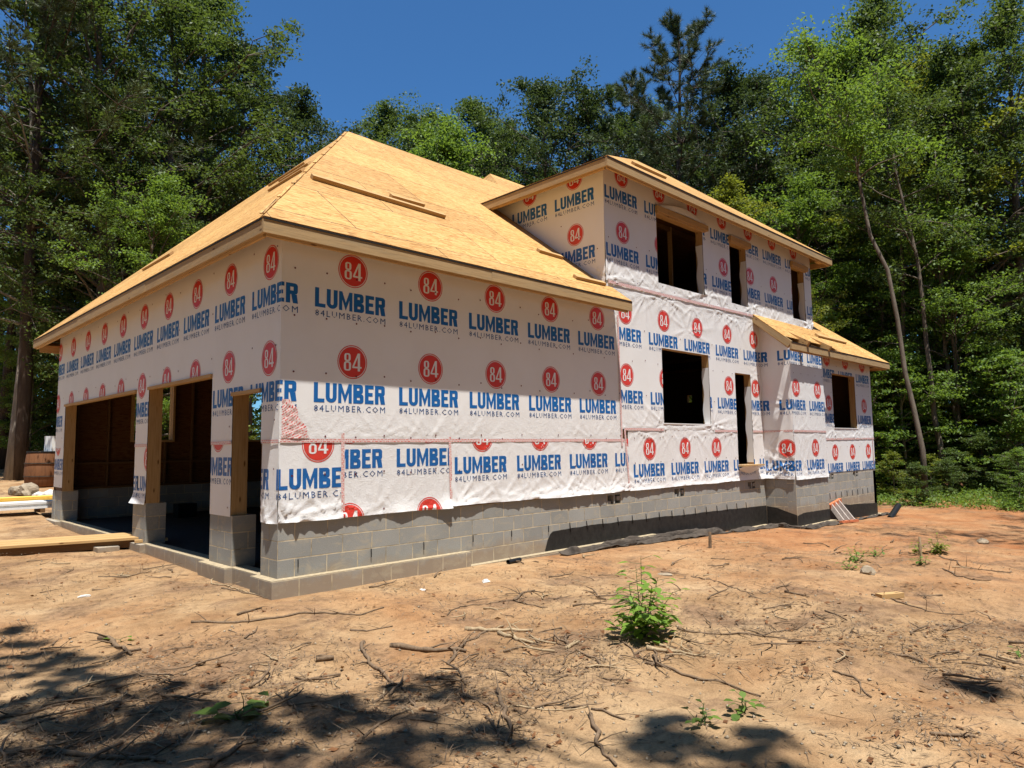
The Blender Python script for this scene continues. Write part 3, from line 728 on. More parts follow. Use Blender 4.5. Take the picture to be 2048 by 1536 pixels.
# header strips of the garage openings
for (a, b, z) in ((.44, 1.25, 2.12), (1.90, 4.41, 2.41), (5.0, 9.70, 2.41)):
    mb = MB(); mb.beam((-.012, a, z - .012), (-.012, b, z - .012), .05, .045); mb.build('header', M['lumber'], house)

# ---- printed film
def pinrow(u0, u1, v, step, amp, reach, nf, r, jit=.05):
    out = []; u = u0 + step * .3
    while u < u1: out.append((u + (r.random() - .5) * jit * 2, v + (r.random() - .5) * .03, amp * (.6 + .8 * r.random()), reach * (.7 + .6 * r.random()), nf)); u += step * (.75 + .5 * r.random())
    return out
r1 = np.random.default_rng(11)
rowsX = lambda c, per, a, b, vs: [(c + per * k, v) for k in range(-3, 16) if a - .6 < c + per * k < b + .6 for v in vs]
below = lambda z, s=.25: (lambda u, v: np.clip((z - v) / s, 0, 1))
W = Wrap((0, 0, 0), FX, NY, hf)
W.band((-.009, 6.32, 1.50, 3.98), rowsX(.92, 1.2, 0, 6.32, (3.59, 2.465)), off=.009, pins=pinrow(0, 6.3, 1.53, .42, .011, .16, 13, r1) + [(6.28, 3.75, .02, .2, 9), (6.3, 3.55, .02, .2, 9)],
       crk=lambda u, v: .9 * np.clip((2.15 - v) / .25, 0, 1) * (.45 + .6 * np.clip((1.95 - v) / .3, 0, 1)) + .8 * np.clip((u - 6.1) / .2, 0, 1), seed=1)
W.band((-.008, .80, .60, 1.53), [(.475, 1.47)], off=.007, pins=pinrow(0, .8, .63, .3, .02, .2, 12, r1) + [(.09, .65, .03, .3, 14)], crk=lambda u, v: .9 + 0 * u, bottom=lambda u: (.02 + .03 * vnoise(u * 3, 0 * u, 7)) * np.clip(u / .2, 0, 1), seed=2)
W.band((.80, 2.46, .61, 1.53), rowsX(.885, 1.2, .8, 2.46, (1.68, .565)), off=.008, pins=pinrow(.8, 2.46, .64, .34, .014, .14, 13, r1), crk=lambda u, v: 1.0 + 0 * u, bottom=lambda u: .018 + .03 * vnoise(u * 3, 0 * u, 8) + .03 * np.exp(-((u - 2.42) / .08) ** 2), seed=3)
W.band((2.46, 6.52, .62, 1.53), rowsX(3.04, 1.2, 2.46, 6.52, (1.555,)), off=.009, pins=pinrow(2.5, 6.5, .66, .40, .022, .22, 14, r1) + pinrow(2.5, 6.5, 1.49, .5, .010, .14, 12, r1), crk=lambda u, v: .75 + 0 * u, bottom=lambda u: .025 + .035 * vnoise(u * 2.5, 0 * u, 9), seed=4)
W.band((6.52, 11.77, .62, 1.70), rowsX(7.18, 1.215, 6.52, 11.77, (1.345,)), off=.007, pins=pinrow(6.6, 11.7, .66, .45, .018, .2, 13, r1) + pinrow(6.6, 11.7, 1.66, .42, .013, .18, 12, r1), crk=lambda u, v: .6 + 0 * u, bottom=lambda u: .02 + .03 * vnoise(u * 2.5, 0 * u, 10), seed=5)
W.band((6.32, 11.77, 1.70, 4.32), rowsX(6.54, 1.235, 6.32, 11.77, (3.79, 2.665)), off=.008,
       pins=pinrow(6.4, 11.7, 1.74, .42, .013, .16, 12, r1) + pinrow(6.1, 11.7, 4.22, .45, .016, .22, 11, r1) + [(9.5, 1.80, .02, .3, 11), (7.65, 1.8, .02, .28, 11), (8.6, 3.7, .01, .5, 10), (11.4, 3.0, .012, .25, 11)],
       crk=lambda u, v: .35 + .5 * np.clip((2.1 - v) / .3, 0, 1) + .55 * np.clip((v - 3.9) / .25, 0, 1), seed=6)
W.band((5.990, 14.92, 4.30, 6.40), rowsX(6.53, 1.225, 6, 14.92, (6.32, 5.265)), off=.010,
       pins=pinrow(6.05, 14.9, 4.34, .45, .016, .25, 12, r1) + [(6.03, 4.36, .03, .3, 11), (9.5, 4.55, .022, .25, 12), (11.45, 4.55, .022, .25, 12), (14.7, 4.5, .03, .3, 12)],
       crk=lambda u, v: .85 * np.clip((4.72 - v) / .25, 0, 1) + .08, seed=7)
W.band((6.0, 6.32, 3.98, 4.30), [], off=.007, pins=[(6.1, 4.2, .02, .2, 10)], crk=lambda u, v: .8 + 0 * u, seed=8)
cn = [(.15 + .41 * i, v + .03 * math.sin(i * 3)) for i in range(29) for v in (.66, 1.12, 1.56, 2.3, 2.95, 3.5)] + [(6.1 + .42 * i, v + .04 * math.sin(i * 2)) for i in range(22) for v in (4.42, 5.1, 5.75)]
W.caps(cn, .030 if False else .016); W.build()
# garage face film
W = Wrap((0, 0, 0), GY, NX, [(a, b, .5, d) for a, b, c, d in GD])
pg = 1.12; su = .933
W.band((-10.43, .009, 1.50, 3.98), [(-(.265 + pg * k), v) for k in range(10) for v in (3.59, 2.465)], off=.009, su=su, crk=lambda u, v: .55 * np.clip((1.9 - v) / .3, 0, 1) + .12 + .6 * np.clip((u + .35) / .25, 0, 1) * np.clip((2.1 - v) / .3, 0, 1), seed=21)
W.band((-.4064, .008, .60, 1.51), [(-.66, 1.47), (.44, 1.47)], off=.007, su=su, pins=[(-.2, .64, .02, .18, 14), (-.36, .65, .02, .2, 14)], crk=lambda u, v: .85 + 0 * u, bottom=lambda u: .03 * np.exp(-((u + .2) / .1) ** 2), seed=22)
W.band((-1.885, -1.25, .60, 1.51), [(-1.66, 1.60)], off=.007, su=su, crk=lambda u, v: .35 + 0 * u, seed=23)
W.band((-5.0, -4.41, .60, 1.51), [(-5.22, 1.30), (-4.35, 1.30)], off=.007, su=su, bottom=lambda u: .02 + .05 * np.clip((-4.6 - u) / .3, 0, 1), crk=lambda u, v: .5 + 0 * u, seed=24)
W.band((-10.43, -9.70, .68, 1.51), [(-10.15, 1.55)], off=.007, su=su, crk=lambda u, v: .35 + 0 * u, seed=25)
W.caps([(-(.1 + .61 * i), v + .04 * math.sin(i * 2.3)) for i in range(17) for v in (.75, 1.2, 1.75, 2.6, 3.2, 3.75)], .014); W.build()
# upper left wall film
W = Wrap((6.0, 0, 0), GY, NX)
W.band((-3.6, .010, 3.95, 6.40), [(-(.655 + 1.14 * k), v) for k in range(3) for v in (6.32, 5.265)] + [(.50, 6.32), (.50, 5.265)], off=.010, su=.95,
       pins=[(-.03, 4.36, .03, .2, 11), (-.03, 4.55, .015, .12, 9)], crk=lambda u, v: .10 + .7 * np.clip((4.7 - v) / .2, 0, 1) * np.clip((u + .3) / .2, 0, 1), seed=31)
W.caps([(-.15 - .42 * i, 4.9 + .3 * i) for i in range(6)] + [(-.4, 4.45), (-.9, 4.75), (-1.8, 5.7), (-1.0, 5.72)], .014); W.build()
# bay film
W = Wrap((11.78, 0, 0), (0, -1, 0), NX, top=lambda u: 4.30 - u * .835)
W.band((0, .708, .62, 4.32), [(-.29, 3.79), (.93, 3.79), (-.29, 2.665), (.93, 2.665), (.55, 1.30)], off=.007, pins=[(.68, 1.0, .03, .35, 11), (.02, .7, .03, .3, 10), (.66, 2.3, .02, .3, 11), (.1, 1.3, .02, .2, 10), (.7, .66, .03, .3, 12)],
       crk=lambda u, v: .25 + .5 * np.clip((1.2 - v) / .4, 0, 1), bottom=lambda u: .02 + .06 * np.exp(-((u - .05) / .12) ** 2), seed=41); W.build()
W = Wrap((0, -.70, 0), FX, NY)
W.band((11.772, 13.60, .60, 3.62), [(x, v) for x in (12.01, 13.22) for v in (3.79, 2.665)] + [(11.63, 1.30), (12.93, 1.30)], off=.008,
       pins=pinrow(11.8, 13.5, .64, .4, .018, .2, 12, r1) + pinrow(11.8, 13.6, 1.66, .4, .016, .2, 12, r1) + [(11.9, 2.45, .007, .3, 16), (12.6, 2.6, .006, .3, 14)],
       crk=lambda u, v: .3 + .5 * np.clip((2.6 - v) / .3, 0, 1), bottom=lambda u: .02 + .03 * vnoise(u * 3, 0 * u, 11), seed=42)
W.caps([(11.9 + .4 * i, v) for i in range(5) for v in (1.0, 2.0, 3.0)], .018); W.build()
W = Wrap((0, -.45, 0), FX, NY, [BW])
W.band((13.6, 17.67, 1.50, 3.88), [(14.53 + 1.26 * k, v) for k in range(3) for v in (3.56, 2.42)], off=.009, pins=pinrow(13.7, 17.6, 1.54, .42, .014, .16, 12, r1) + [(14.75, 1.75, .02, .25, 11), (16.5, 1.75, .02, .25, 11)],
       crk=lambda u, v: .15 + .6 * np.clip((2.2 - v) / .2, 0, 1), seed=43)
W.band((13.6, 17.67, .665, 1.52), [(14.79 + 1.2 * k, 1.165) for k in range(-1, 3)], off=.007, pins=pinrow(13.7, 17.6, 1.48, .5, .008, .14, 12, r1), crk=lambda u, v: .2 + 0 * u, seed=44)
W.caps([(13.8 + .45 * i, v) for i in range(9) for v in (.8, 1.3, 2.0, 2.7, 3.4)], .018); W.build()
tape((0, 0, 0), FX, NY, [(0.0, 1.515), (6.40, 1.505)]); tape((0, 0, 0), FX, NY, [(.80, .66), (.79, 1.60)], .020); tape((0, 0, 0), FX, NY, [(2.46, .60), (2.44, 1.56)], .020)
tape((0, 0, 0), FX, NY, [(6.30, 3.72), (6.32, 2.3), (6.33, 1.40)], .022); tape((0, 0, 0), FX, NY, [(6.42, 1.70), (6.52, .62)], .020)
tape((0, 0, 0), FX, NY, [(6.42, 1.70), (7.66, 1.70)], .020); tape((0, 0, 0), FX, NY, [(9.55, 1.69), (10.52, 1.69)], .020); tape((0, 0, 0), FX, NY, [(11.26, 1.69), (11.77, 1.69)], .018)
tape((0, 0, 0), FX, NY, [(6.05, 4.29), (8.0, 4.30), (11.72, 4.35)], .026, .055)
tape((11.78, 0, 0), (0, -1, 0), NX, [(0.0, 1.69), (.7, 1.69)], .018); tape((0, -.7, 0), FX, NY, [(11.78, 1.69), (13.6, 1.68)], .020)
tape((0, -.45, 0), FX, NY, [(13.62, 1.5), (17.67, 1.52)], .018); tape((0, -.45, 0), FX, NY, [(13.66, 3.5), (13.66, 1.5)], .018); tape((0, -.45, 0), FX, NY, [(17.55, 1.5), (17.55, .8)], .018)
for (a, b) in ((0, .41), (1.25, 1.885), (4.41, 5.0)): tape((0, 0, 0), GY, NX, [(-b, 1.51), (-a, 1.51)], .016)
# patch of crossed tape near the corner
mb = MB()
n = 9
for i in range(n):                                        # crumpled triangular patch, narrow at the top
    z0, z1 = 1.54 + .44 * i / n, 1.54 + .44 * (i + 1) / n
    xr = lambda z, t: .015 + .02 * math.sin(z * 31) * t + t * (.36 - (z - 1.54) * .58)
    of = lambda z, t: -.019 - .007 * (math.sin(z * 47 + t * 9) * .5 + .5) * (0 < t < 1)
    for j in range(5):
        t0, t1 = j / 5, (j + 1) / 5
        q_ = [(t0, z0), (t1, z0), (t1, z1), (t0, z1)]
        mb.face([(xr(z, t), of(z, t), z) for t, z in q_], 0, [(xr(z, t) * .8 + z * .25, z * .8 - t * .1) for t, z in q_])
mb.build('tape_patch', M['tape'], house)

# pieces that belong to one wall hang under that wall
def first(o): return o.data.vertices[0].co
kids = {}
for c in house.children: kids.setdefault(c.name.split('.')[0], []).append(c)
wraps = kids['house_wrap']                                # front, garage, upper side, bay side, bay front, bay right
for c in house.children:
    n_ = c.name.split('.')[0]; v = first(c) if c.type == 'MESH' else None
    if n_ in ('foundation_vent', 'wall_tie'): c.parent = kids['foundation_wall'][0] if v.x < 11.78 else kids['bay_foundation'][0]
    elif n_ in ('header', 'door_sill'): c.parent = kids['garage_wall'][0] if v.x < .1 else kids['front_wall'][0]
    elif n_ == 'window_sill': c.parent = kids['front_wall'][0] if v.x < 11 else kids['bay_wall'][0]
    elif n_ == 'window_frame': c.parent = kids['rear_wall'][0]
    elif n_ == 'stud': c.parent = kids['rear_wall'][0] if v.y > 10.1 else (kids['partition_wall'][0] if v.z < 2 else kids['upper_wall'][0])
    elif n_ in ('film_flap', 'film_return', 'tape_patch'): c.parent = wraps[0]
    elif n_ == 'seam_tape': c.parent = wraps[1] if v.x < -.01 else wraps[0] if v.y > -.03 and v.x < 11.75 else wraps[3] if v.x < 11.785 and v.y > -.68 else wraps[4] if v.y < -.6 else wraps[5]
    elif n_ == 'mortar_cap': c.parent = kids['footing'][0]
    elif n_ == 'tar_coating': c.parent = kids['foundation_wall'][0] if v.x < 11.7 else kids['bay_foundation'][0]
# ---- roofs
def slab(mb, pts, udir, th=.014, mat=0):
    pts = [Vector(p) for p in pts]; n = Vector((0, 0, 0))
    for i in range(len(pts)): n += pts[i].cross(pts[(i + 1) % len(pts)])
    n.normalize()
    if n.z < 0: pts = pts[::-1]; n = -n
    u = Vector(udir).normalized(); v = n.cross(u).normalized()
    uv = [(p.dot(u), p.dot(v)) for p in pts]
    mb.face(pts, mat, uv); lo = [p - n * th for p in pts]; mb.face(lo[::-1], mat, uv[::-1])
    for i in range(len(pts)):
        j = (i + 1) % len(pts); mb.face([pts[i], lo[i], lo[j], pts[j]], mat, [uv[i], uv[i], uv[j], uv[j]])
e = .43; ZE = 3.885
slope = (8.15 - ZE) / (5.2 + e)
zf = lambda y: ZE + slope * (y + e)
mb = MB(); slab(mb, [(-e, -e, ZE), (6.17, -e, ZE), (6.17, -.012, zf(-.012)), (5.985, -.012, zf(-.012)), (5.985, 2.79, zf(2.79)), (11.5, 2.79, zf(2.79)), (11.5, 5.2, 8.15), (4.0, 5.2, 8.15)], (1, 0, 0)); mb.build('roof_deck', M['osb'], house)
mb = MB(); slab(mb, [(-e, 10.85, ZE), (-e, -e, ZE), (4.0, 5.2, 8.15)], (0, 1, 0)); mb.build('roof_deck', M['osb'], house)
mb = MB(); slab(mb, [(-e, 10.85, ZE), (4.0, 5.2, 8.15), (11.5, 5.2, 8.15), (16, 10.85, ZE)], (1, 0, 0)); mb.build('roof_deck', M['osb'], house)
Z2 = 6.315; e2 = .43; k2 = .78
mb = MB()
A = (5.57, -e2, Z2); B = (15.36, -e2, Z2); Cc = (10.8, 2.6, Z2 + k2 * 3.03); D = (12.3, 2.6, Z2 + k2 * 3.03)
slab(mb, [A, B, D, Cc], (1, 0, 0)); mb.build('roof_deck', M['osb'], house)
mb = MB(); slab(mb, [(5.57, 5.6, Z2), A, Cc], (0, 1, 0)); slab(mb, [B, (15.36, 5.6, Z2), D], (0, 1, 0)); slab(mb, [(15.36, 5.6, Z2), (5.57, 5.6, Z2), Cc, D], (1, 0, 0)); mb.build('roof_deck', M['osb'], house)
mb = MB(); pk = (9.8, 7.0, 9.35); p2 = (13.5, 7.0, 9.35)
slab(mb, [(7.4, 3.2, 6.4), (16, 3.2, 6.4), p2, pk], (1, 0, 0)); slab(mb, [(7.4, 10.8, 6.4), (7.4, 3.2, 6.4), pk], (0, 1, 0)); slab(mb, [(16, 10.8, 6.4), (7.4, 10.8, 6.4), pk, p2], (1, 0, 0)); slab(mb, [(16, 3.2, 6.4), (16, 10.8, 6.4), p2], (0, 1, 0)); mb.build('roof_deck', M['osb'], house)
yb = -.90; zb = 3.66; kb = .83; zz = lambda y: zb + kb * (y - yb)
mb = MB()
slab(mb, [(11.46, yb + .16, zz(yb + .16)), (11.46, -.012, zz(-.012)), (14.93, -.012, zz(-.012)), (14.93, 2.17, zz(2.17)), (17.98, yb, zb), (14.25, yb, zb), (14.1, yb + .16, zz(yb + .16))], (1, 0, 0))
mb.build('roof_deck', M['osb'], house)
mb = MB(); slab(mb, [(17.98, yb, zb), (14.93, 2.17, zz(2.17)), (14.93, 8, zz(2.17)), (17.98, 11, zb)], (0, 1, 0)); mb.build('roof_deck', M['osb'], house)
# eave boards
def fascia(p0, p1, n, ht=.145, sub=True, joints=True):
    p0 = Vector(p0); p1 = Vector(p1); n = Vector(n)
    mb = MB(); c = UP * (-.018 - ht / 2)
    d = (p1 - p0); L = d.length; k = max(1, round(L / 4.2)) if joints else 1
    for i in range(k):
        a = p0 + d * (i / k) + d.normalized() * (.002 if i else 0); b = p0 + d * ((i + 1) / k)
        mb.beam(a + c - n * .022 + n * .003 * (i % 2), b + c - n * .022 + n * .003 * (i % 2), .038, ht)
    o = mb.build('fascia_board', M['fascia'], house)
    mb = MB(); mb.beam(p0 - UP * .011 + n * .001, p1 - UP * .011 + n * .001, .008, .018); mb.build('drip_edge', M['felt'], o)
    if sub:
        mb = MB(); t_ = d.normalized()
        mb.beam(p0 + c - n * .062 - UP * .025 + t_ * .06, p1 + c - n * .062 - UP * .025 - t_ * .06, .038, ht); mb.build('sub_fascia', M['lumber'], o)
fascia((-e, -e, ZE - .012), (6.17, -e, ZE - .012), (0, -1, 0)); fascia((-e, 10.85, ZE - .012), (-e, -e + .042, ZE - .012), (-1, 0, 0)); fascia((-e + .05, 10.85, ZE - .012), (6, 10.85, ZE - .012), (0, 1, 0))
fascia((5.57, -e2, Z2 - .012), (15.36, -e2, Z2 - .012), (0, -1, 0)); fascia((5.57, 2.82, Z2 - .012), (5.57, -e2 + .042, Z2 - .012), (-1, 0, 0)); fascia((15.36, -e2 + .042, Z2 - .012), (15.36, 5.6, Z2 - .012), (1, 0, 0))
fascia((11.46, yb, zb - .012), (17.98, yb, zb - .012), (0, -1, 0)); fascia((17.98, yb + .042, zb - .012), (17.98, 10.9, zb - .012), (1, 0, 0))
mb = MB(); s_ = Vector((0, 1, kb)).normalized(); q0 = Vector((11.482, yb + .045, zz(yb + .045) - .10)); q1 = Vector((11.482, -.02, zz(-.02) - .10))
mb.beam(q0, q1, .04, .15, up=(0, -kb, 1)); mb.build('rake_board', M['fascia'], house)
mb = MB(); mb.beam(q0 + Vector((.045, .02, -.02)), q1 + Vector((.045, 0, -.02)), .036, .15, up=(0, -kb, 1)); mb.build('rake_board', M['lumber'], house)
for x in (12.3, 13.55):      # bare rafter ends over the bay where the deck stops short
    mb = MB(); mb.beam((x, yb - .03, zb + .0), (x, yb + .45, zz(yb + .45) - .09), .10, .15, up=(0, -kb, 1)); mb.build('rafter_tail', M['lumber'], house)
for x in np.arange(.1, 6.1, .61):
    mb = MB(); mb.beam((x, -.385, zf(-.385) - .085), (x, .0, zf(0) - .085), .038, .12, up=(0, -slope, 1)); mb.build('rafter_tail', M['lumber'], house)
for y in np.arange(.2, 10.7, .61):
    mb = MB(); sx = (8.15 - ZE) / (4 + e); mb.beam((-.385, y, ZE + sx * .045 - .085), (.0, y, ZE + sx * e - .085), .038, .12, up=(-sx, 0, 1)); mb.build('rafter_tail', M['lumber'], house)
mb = MB()
for x in np.arange(6.2, 15.2, .61): mb.beam((x, -.385, Z2 + k2 * .045 - .085), (x, .0, Z2 + k2 * .43 - .085), .038, .12, up=(0, -k2, 1))
for y in np.arange(.1, 2.6, .61): mb.beam((5.62, y, Z2 - .06), (6.0, y, Z2 + .1), .038, .12)
for y in np.arange(-.2, 5, .4): mb.beam((14.93, y, Z2 - .10), (15.32, y, Z2 - .10), .14, .03)
mb.build('soffit_lookouts', M['lumber'], house)
mb = MB(); mb.box(-.38, .0, 10.44, 10.8, ZE - .16, ZE - .14); mb.box(-.37, 0, 10.47, 10.5, ZE - .3, ZE - .16); mb.build('eave_return', M['lumber'], house)
mb = MB()
for x in np.arange(14.2, 17.6, .61): mb.beam((x, yb + .045, zz(yb + .045) - .085), (x, -.46, zz(-.46) - .085), .038, .12, up=(0, -kb, 1))
mb.box(17.68, 17.94, -.85, -.1, zb - .15, zb - .13); mb.build('soffit_lookouts', M['lumber'], house)
# hip cap : slightly lifted sheathing edges along the near hip
mb = MB(); hp0 = Vector((-e, -e, ZE)); hp1 = Vector((4.0, 5.2, 8.15))
for i in range(9):
    a = hp0.lerp(hp1, (i + .05) / 9); b = hp0.lerp(hp1, (i + .72 + .2 * random.random()) / 9); mb.beam(a + UP * .012 + Vector((-.02, .02, 0)), b + UP * .018 + Vector((-.02, .02, 0)), .05, .012)
mb.build('hip_edge', M['osb'], house)

# ------------------------------------------------------------------ loose boards on the roof
NF = Vector((0, -slope, 1)).normalized()
sxg = (8.15 - ZE) / (4 + e); NL = Vector((-sxg, 0, 1)).normalized()
def onf(px, py):
    r = ray(px, py); n = np.array(NF); t = n.dot(np.array((0, -e, ZE)) - CAM) / n.dot(r); return Vector(CAM + r * t)
def onl(px, py):
    r = ray(px, py); n = np.array(NL); t = n.dot(np.array((-e, 0, ZE)) - CAM) / n.dot(r); return Vector(CAM + r * t)
def on2(px, py):
    n = np.array(Vector((0, -k2, 1)).normalized()); r = ray(px, py); t = n.dot(np.array((0, -e2, Z2)) - CAM) / n.dot(r); return Vector(CAM + r * t)
def onb(px, py):
    n = np.array(Vector((0, -kb, 1)).normalized()); r = ray(px, py); t = n.dot(np.array((0, yb, zb)) - CAM) / n.dot(r); return Vector(CAM + r * t)
def board(name, a, b, nrm, wd, ht, label, cat='board', mat='lumber', group='loose boards on the roof'):
    mid = (a + b) / 2; mb = MB(); mb.beam(a - mid + nrm * (ht / 2 + .003), b - mid + nrm * (ht / 2 + .003), wd, ht, up=nrm)
    o = mb.build(name, M[mat], None, loc=mid); tag(o, label, cat, group); return o
GB = 'loose boards on the roof'
board('roof_cleat', onf(622, 357), onf(887, 436), NF, .089, .06, 'long two-by-four toe board nailed across the near roof slope')
board('roof_cleat', onf(780, 396), onf(845, 414), NF, .089, .06, 'short two-by-four just above the long toe board on the roof')
board('roof_cleat', onf(1075, 503), onf(1122, 517), NF, .09, .05, 'short scrap board on the roof beside the upper side wall, higher one')
board('roof_cleat', onf(1148, 556), onf(1207, 570), NF, .09, .05, 'short scrap board on the roof at the foot of the upper wall corner')
board('roof_cleat', onl(541, 382), onl(608, 341), NL, .09, .038, 'lower short board on the left hip slope near the ridge')
board('roof_cleat', onl(562, 364), onl(620, 328), NL, .09, .038, 'middle short board on the left hip slope near the ridge')
board('roof_cleat', onl(540, 372), onl(612, 326), NL, .09, .038, 'uppermost board on the left hip slope, against the sky')
board('roof_cleat', onl(290, 540), onl(345, 508), NL, .09, .04, 'lone board low on the left hip slope near the far eave')
board('roof_cleat', on2(1265, 329), on2(1328, 357), Vector((0, -k2, 1)).normalized(), .09, .05, 'dark-edged board lying on the upper storey roof')
board('roof_cleat', onb(1632, 672), onb(1688, 686), Vector((0, -kb, 1)).normalized(), .12, .05, 'scrap board lying on the small roof over the bay')

# ------------------------------------------------------------------ things on the ground near the house
mb = MB()
ra, rb, rc, rd = Vector((.12, 4.65, .055)), Vector((.12, 5.56, .055)), Vector((-3.2, 7.15, -.02)), Vector((-3.2, 6.25, -.02))
ramp = empty('plank_ramp'); tag(ramp, 'wide plank ramp leading up to the garage sill at left', 'ramp')
d = (rd - ra).normalized(); sd = (rb - ra).normalized()
for k in range(3):
    a = ra + sd * (.15 + k * .303); b_ = rd + sd * (.15 + k * .303)
    mb = MB(); mb.beam(a, b_, .298, .036); mb.build('plank', M['lumber'], ramp)
mb = MB(); mb.beam(ra + sd * .05 - UP * .075 - d * -.1, rd + sd * .05 - UP * .075, .04, .11); mb.beam(ra + sd * .82 - UP * .075 + d * .15, rd + sd * .82 - UP * .075, .04, .11); mb.build('runner', M['lumber_shaded'], ramp)
mb = MB(); mb.box(-.55, -.25, 4.75, 5.6, G(-.4, 5.1) - .03, .0 - .045); mb.build('support_block', M['block_b'], ramp)
mb = MB(); mb.beam((-.1, 4.55, .03), (.35, 4.45, .03), .09, .04); tag(mb.build('board_scrap', M['lumber']), 'short board end poking out beside the ramp at the pier', 'board')
# lumber stacks beyond the garage
def stack(name, label, c, L, W_, H_, ang, mat, n, cat):
    t = empty(name, c, ang); tag(t, label, cat)
    for k in range(n):
        mb = MB(); mb.beam((-L/2 + .02*k, .03*(k%2), H_*(k+.5)), (L/2 - .015*k, .03*(k%2), H_*(k+.5)), W_, H_ * .97); mb.build('board', M[mat], t)
    mb = MB(); mb.beam((-L/3, -W_/2, -.05), (-L/3, W_/2, -.05), .09, .09); mb.beam((L/3, -W_/2, -.05), (L/3, W_/2, -.05), .09, .09); mb.build('bearer', M['lumber_shaded'], t)
    return t
stack('lumber_stack', 'yellow edged boards on the ground beyond the garage pier', (-1.2, 12.9, G(-1.2, 12.9) + .12), 5.0, .5, .045, .0, 'yellow', 2, 'lumber stack')
t = stack('wrapped_bundle', 'long bundle in white plastic in front of the yellow boards', (-1.6, 11.3, G(-1.6, 11.3) + .09), 4.6, .55, .05, .03, 'paper', 3, 'bundle')
# barrel with box, rock, rubble
bp = Vector(at_dist(85, 950, 25)); bp.z = G(bp.x, bp.y)
brl = empty('barrel', bp); tag(brl, 'rusty brown barrel standing under the trees at far left', 'barrel')
mb = MB(); prof = [(0, .40), (.05, .43), (.35, .465), (.62, .455), (.95, .42), (1.0, .41)]
mb.tube([(0, 0, z) for z, r in prof], [r for z, r in prof], 28); mb.build('body', M['barrel'], brl, smooth=True)
for z in (.3, .68):
    mb = MB(); mb.tube([(0, 0, z - .015), (0, 0, z + .015)], .472, 28); mb.build('hoop', M['bark_pine'], brl)
mb = MB(); mb.tube([(0, 0, 1.002), (0, 0, 1.03)], [.43, .42], 28); mb.build('rim', M['void'], brl)
wb = Vector(at_dist(103, 888, 24.6)); 
mb = MB(); mb.box(-.22, .25, -.2, .2, -.01, .44); o = mb.build('white_box', M['paper'], loc=(bp.x + .28, bp.y - .12, bp.z + 1.035)); o.rotation_euler = (0, 0, .3)
o['label'] = 'crumpled white box resting on the brown barrel'; o['category'] = 'box'
def rock(name, loc, sx, sy, sz, mat, label, cat, seed, group=None, n=3):
    bm = bmesh.new(); bmesh.ops.create_icosphere(bm, subdivisions=n, radius=1); r = np.random.default_rng(seed); o1, o2 = r.random(2) * 50
    for v in bm.verts:
        f = 1 + .55 * float(vnoise(v.co.x * 1.7 + o1, v.co.y * 1.7 + v.co.z * 1.3 + o2, seed)) + .25 * float(vnoise(v.co.x * 4 + o1, v.co.y * 4 + v.co.z * 3, seed + 1))
        v.co = Vector((v.co.x * sx, v.co.y * sy, max(v.co.z, -.4) * sz)) * f
    me = bpy.data.meshes.new(name); bm.to_mesh(me); bm.free(); me.materials.append(M[mat]); o = bpy.data.objects.new(name, me); COL.objects.link(o)
    o.location = loc; o.rotation_euler = (0, 0, r.random() * 6); tag(o, label, cat, group); return o
p = Vector(at_dist(52, 962, 23)); rock('boulder', (p.x, p.y, G(p.x, p.y) + .08), .48, .3, .24, 'stone', 'pale rough boulder lying in front of the barrel', 'rock', 3)
for i, (x, y, s) in enumerate(((78, 962, .16), (90, 955, .2), (100, 962, .22), (96, 968, .15), (106, 955, .18), (84, 967, .12))):
    p = Vector(at_dist(x, y, 22.5)); rock('rubble_chunk', (p.x, p.y, G(p.x, p.y) + .04), s, s * .8, s * .6, 'rubble', 'grey concrete chunk in the rubble heap beside the boulder', 'rubble', 30 + i, 'rubble chunks by the barrel', 2)
# garage clutter
mb = MB(); mb.box(-.2, .2, -.15, .15, 0, .3); mb.box(-.17, .17, -.152, -.15, .1, .2); o = mb.build('crate', M['void'], loc=(2.2, 8.9, -.05)); tag(o, 'dark crate on the garage floor by the far pier', 'crate')
# scaffold frame leaning on the foundation
sf = empty('slatted_rack'); tag(sf, 'orange ended frame of grey slats leaning on the block wall of the bay', 'frame')
T0, T1 = Vector((14.15, -.56, -.05)), Vector((14.88, -.52, -.0)); B0, B1 = Vector((13.45, -1.0, G(13.45, -1.0) + .05)), Vector((14.45, -1.02, G(14.45, -1.0) + .05))
T0, T1 = Vector((13.95, -.56, -.14)), Vector((14.75, -.53, -.04))
mb = MB(); mb.beam(T0, T1, .07, .10); mb.build('rail', M['orange'], sf); mb = MB(); mb.beam(B0, B1, .07, .05); mb.build('rail', M['orange'], sf)
for k in (.08, .40, .72):
    mb = MB(); mb.beam(B0.lerp(B1, k + .04), T0.lerp(T1, k + .06), .035, .11, up=(0, -.6, 1)); mb.build('slat', M['grey_rail'], sf)
# drain pipes at the far corner
for (a, b, lab) in (((1782, 1034), (1797, 1011), 'black drain pipe sticking out of the soil clear of the far house corner'), ((1752, 1018), (1764, 1003), 'black drain pipe stub half hidden behind the far house corner')):
    pa = ground_pt(*a); r = ray(*b); k = 1.03 * np.hypot(*(pa - Vector(CAM)).xy) / np.hypot(r[0], r[1]); pb = Vector(CAM + r * k)
    if 'half' in lab: pa += Vector((.0, .5, 0)); pb += Vector((0, .5, 0.02))
    dp = (pb - pa).normalized(); mb = MB(); n = 16
    pts = [pa - dp * .1 + (pb - pa + dp * .1) * (i / n) for i in range(n + 1)]
    mb.tube(pts, [.075 + .005 * (i % 2) for i in range(n + 1)], 14, 0, False); mb.tube([pb - dp * .03, pb - dp * .025], .07, 14, 1)
    tag(mb.build('drain_pipe', [M['black'], M['void']], smooth=True), lab, 'pipe')
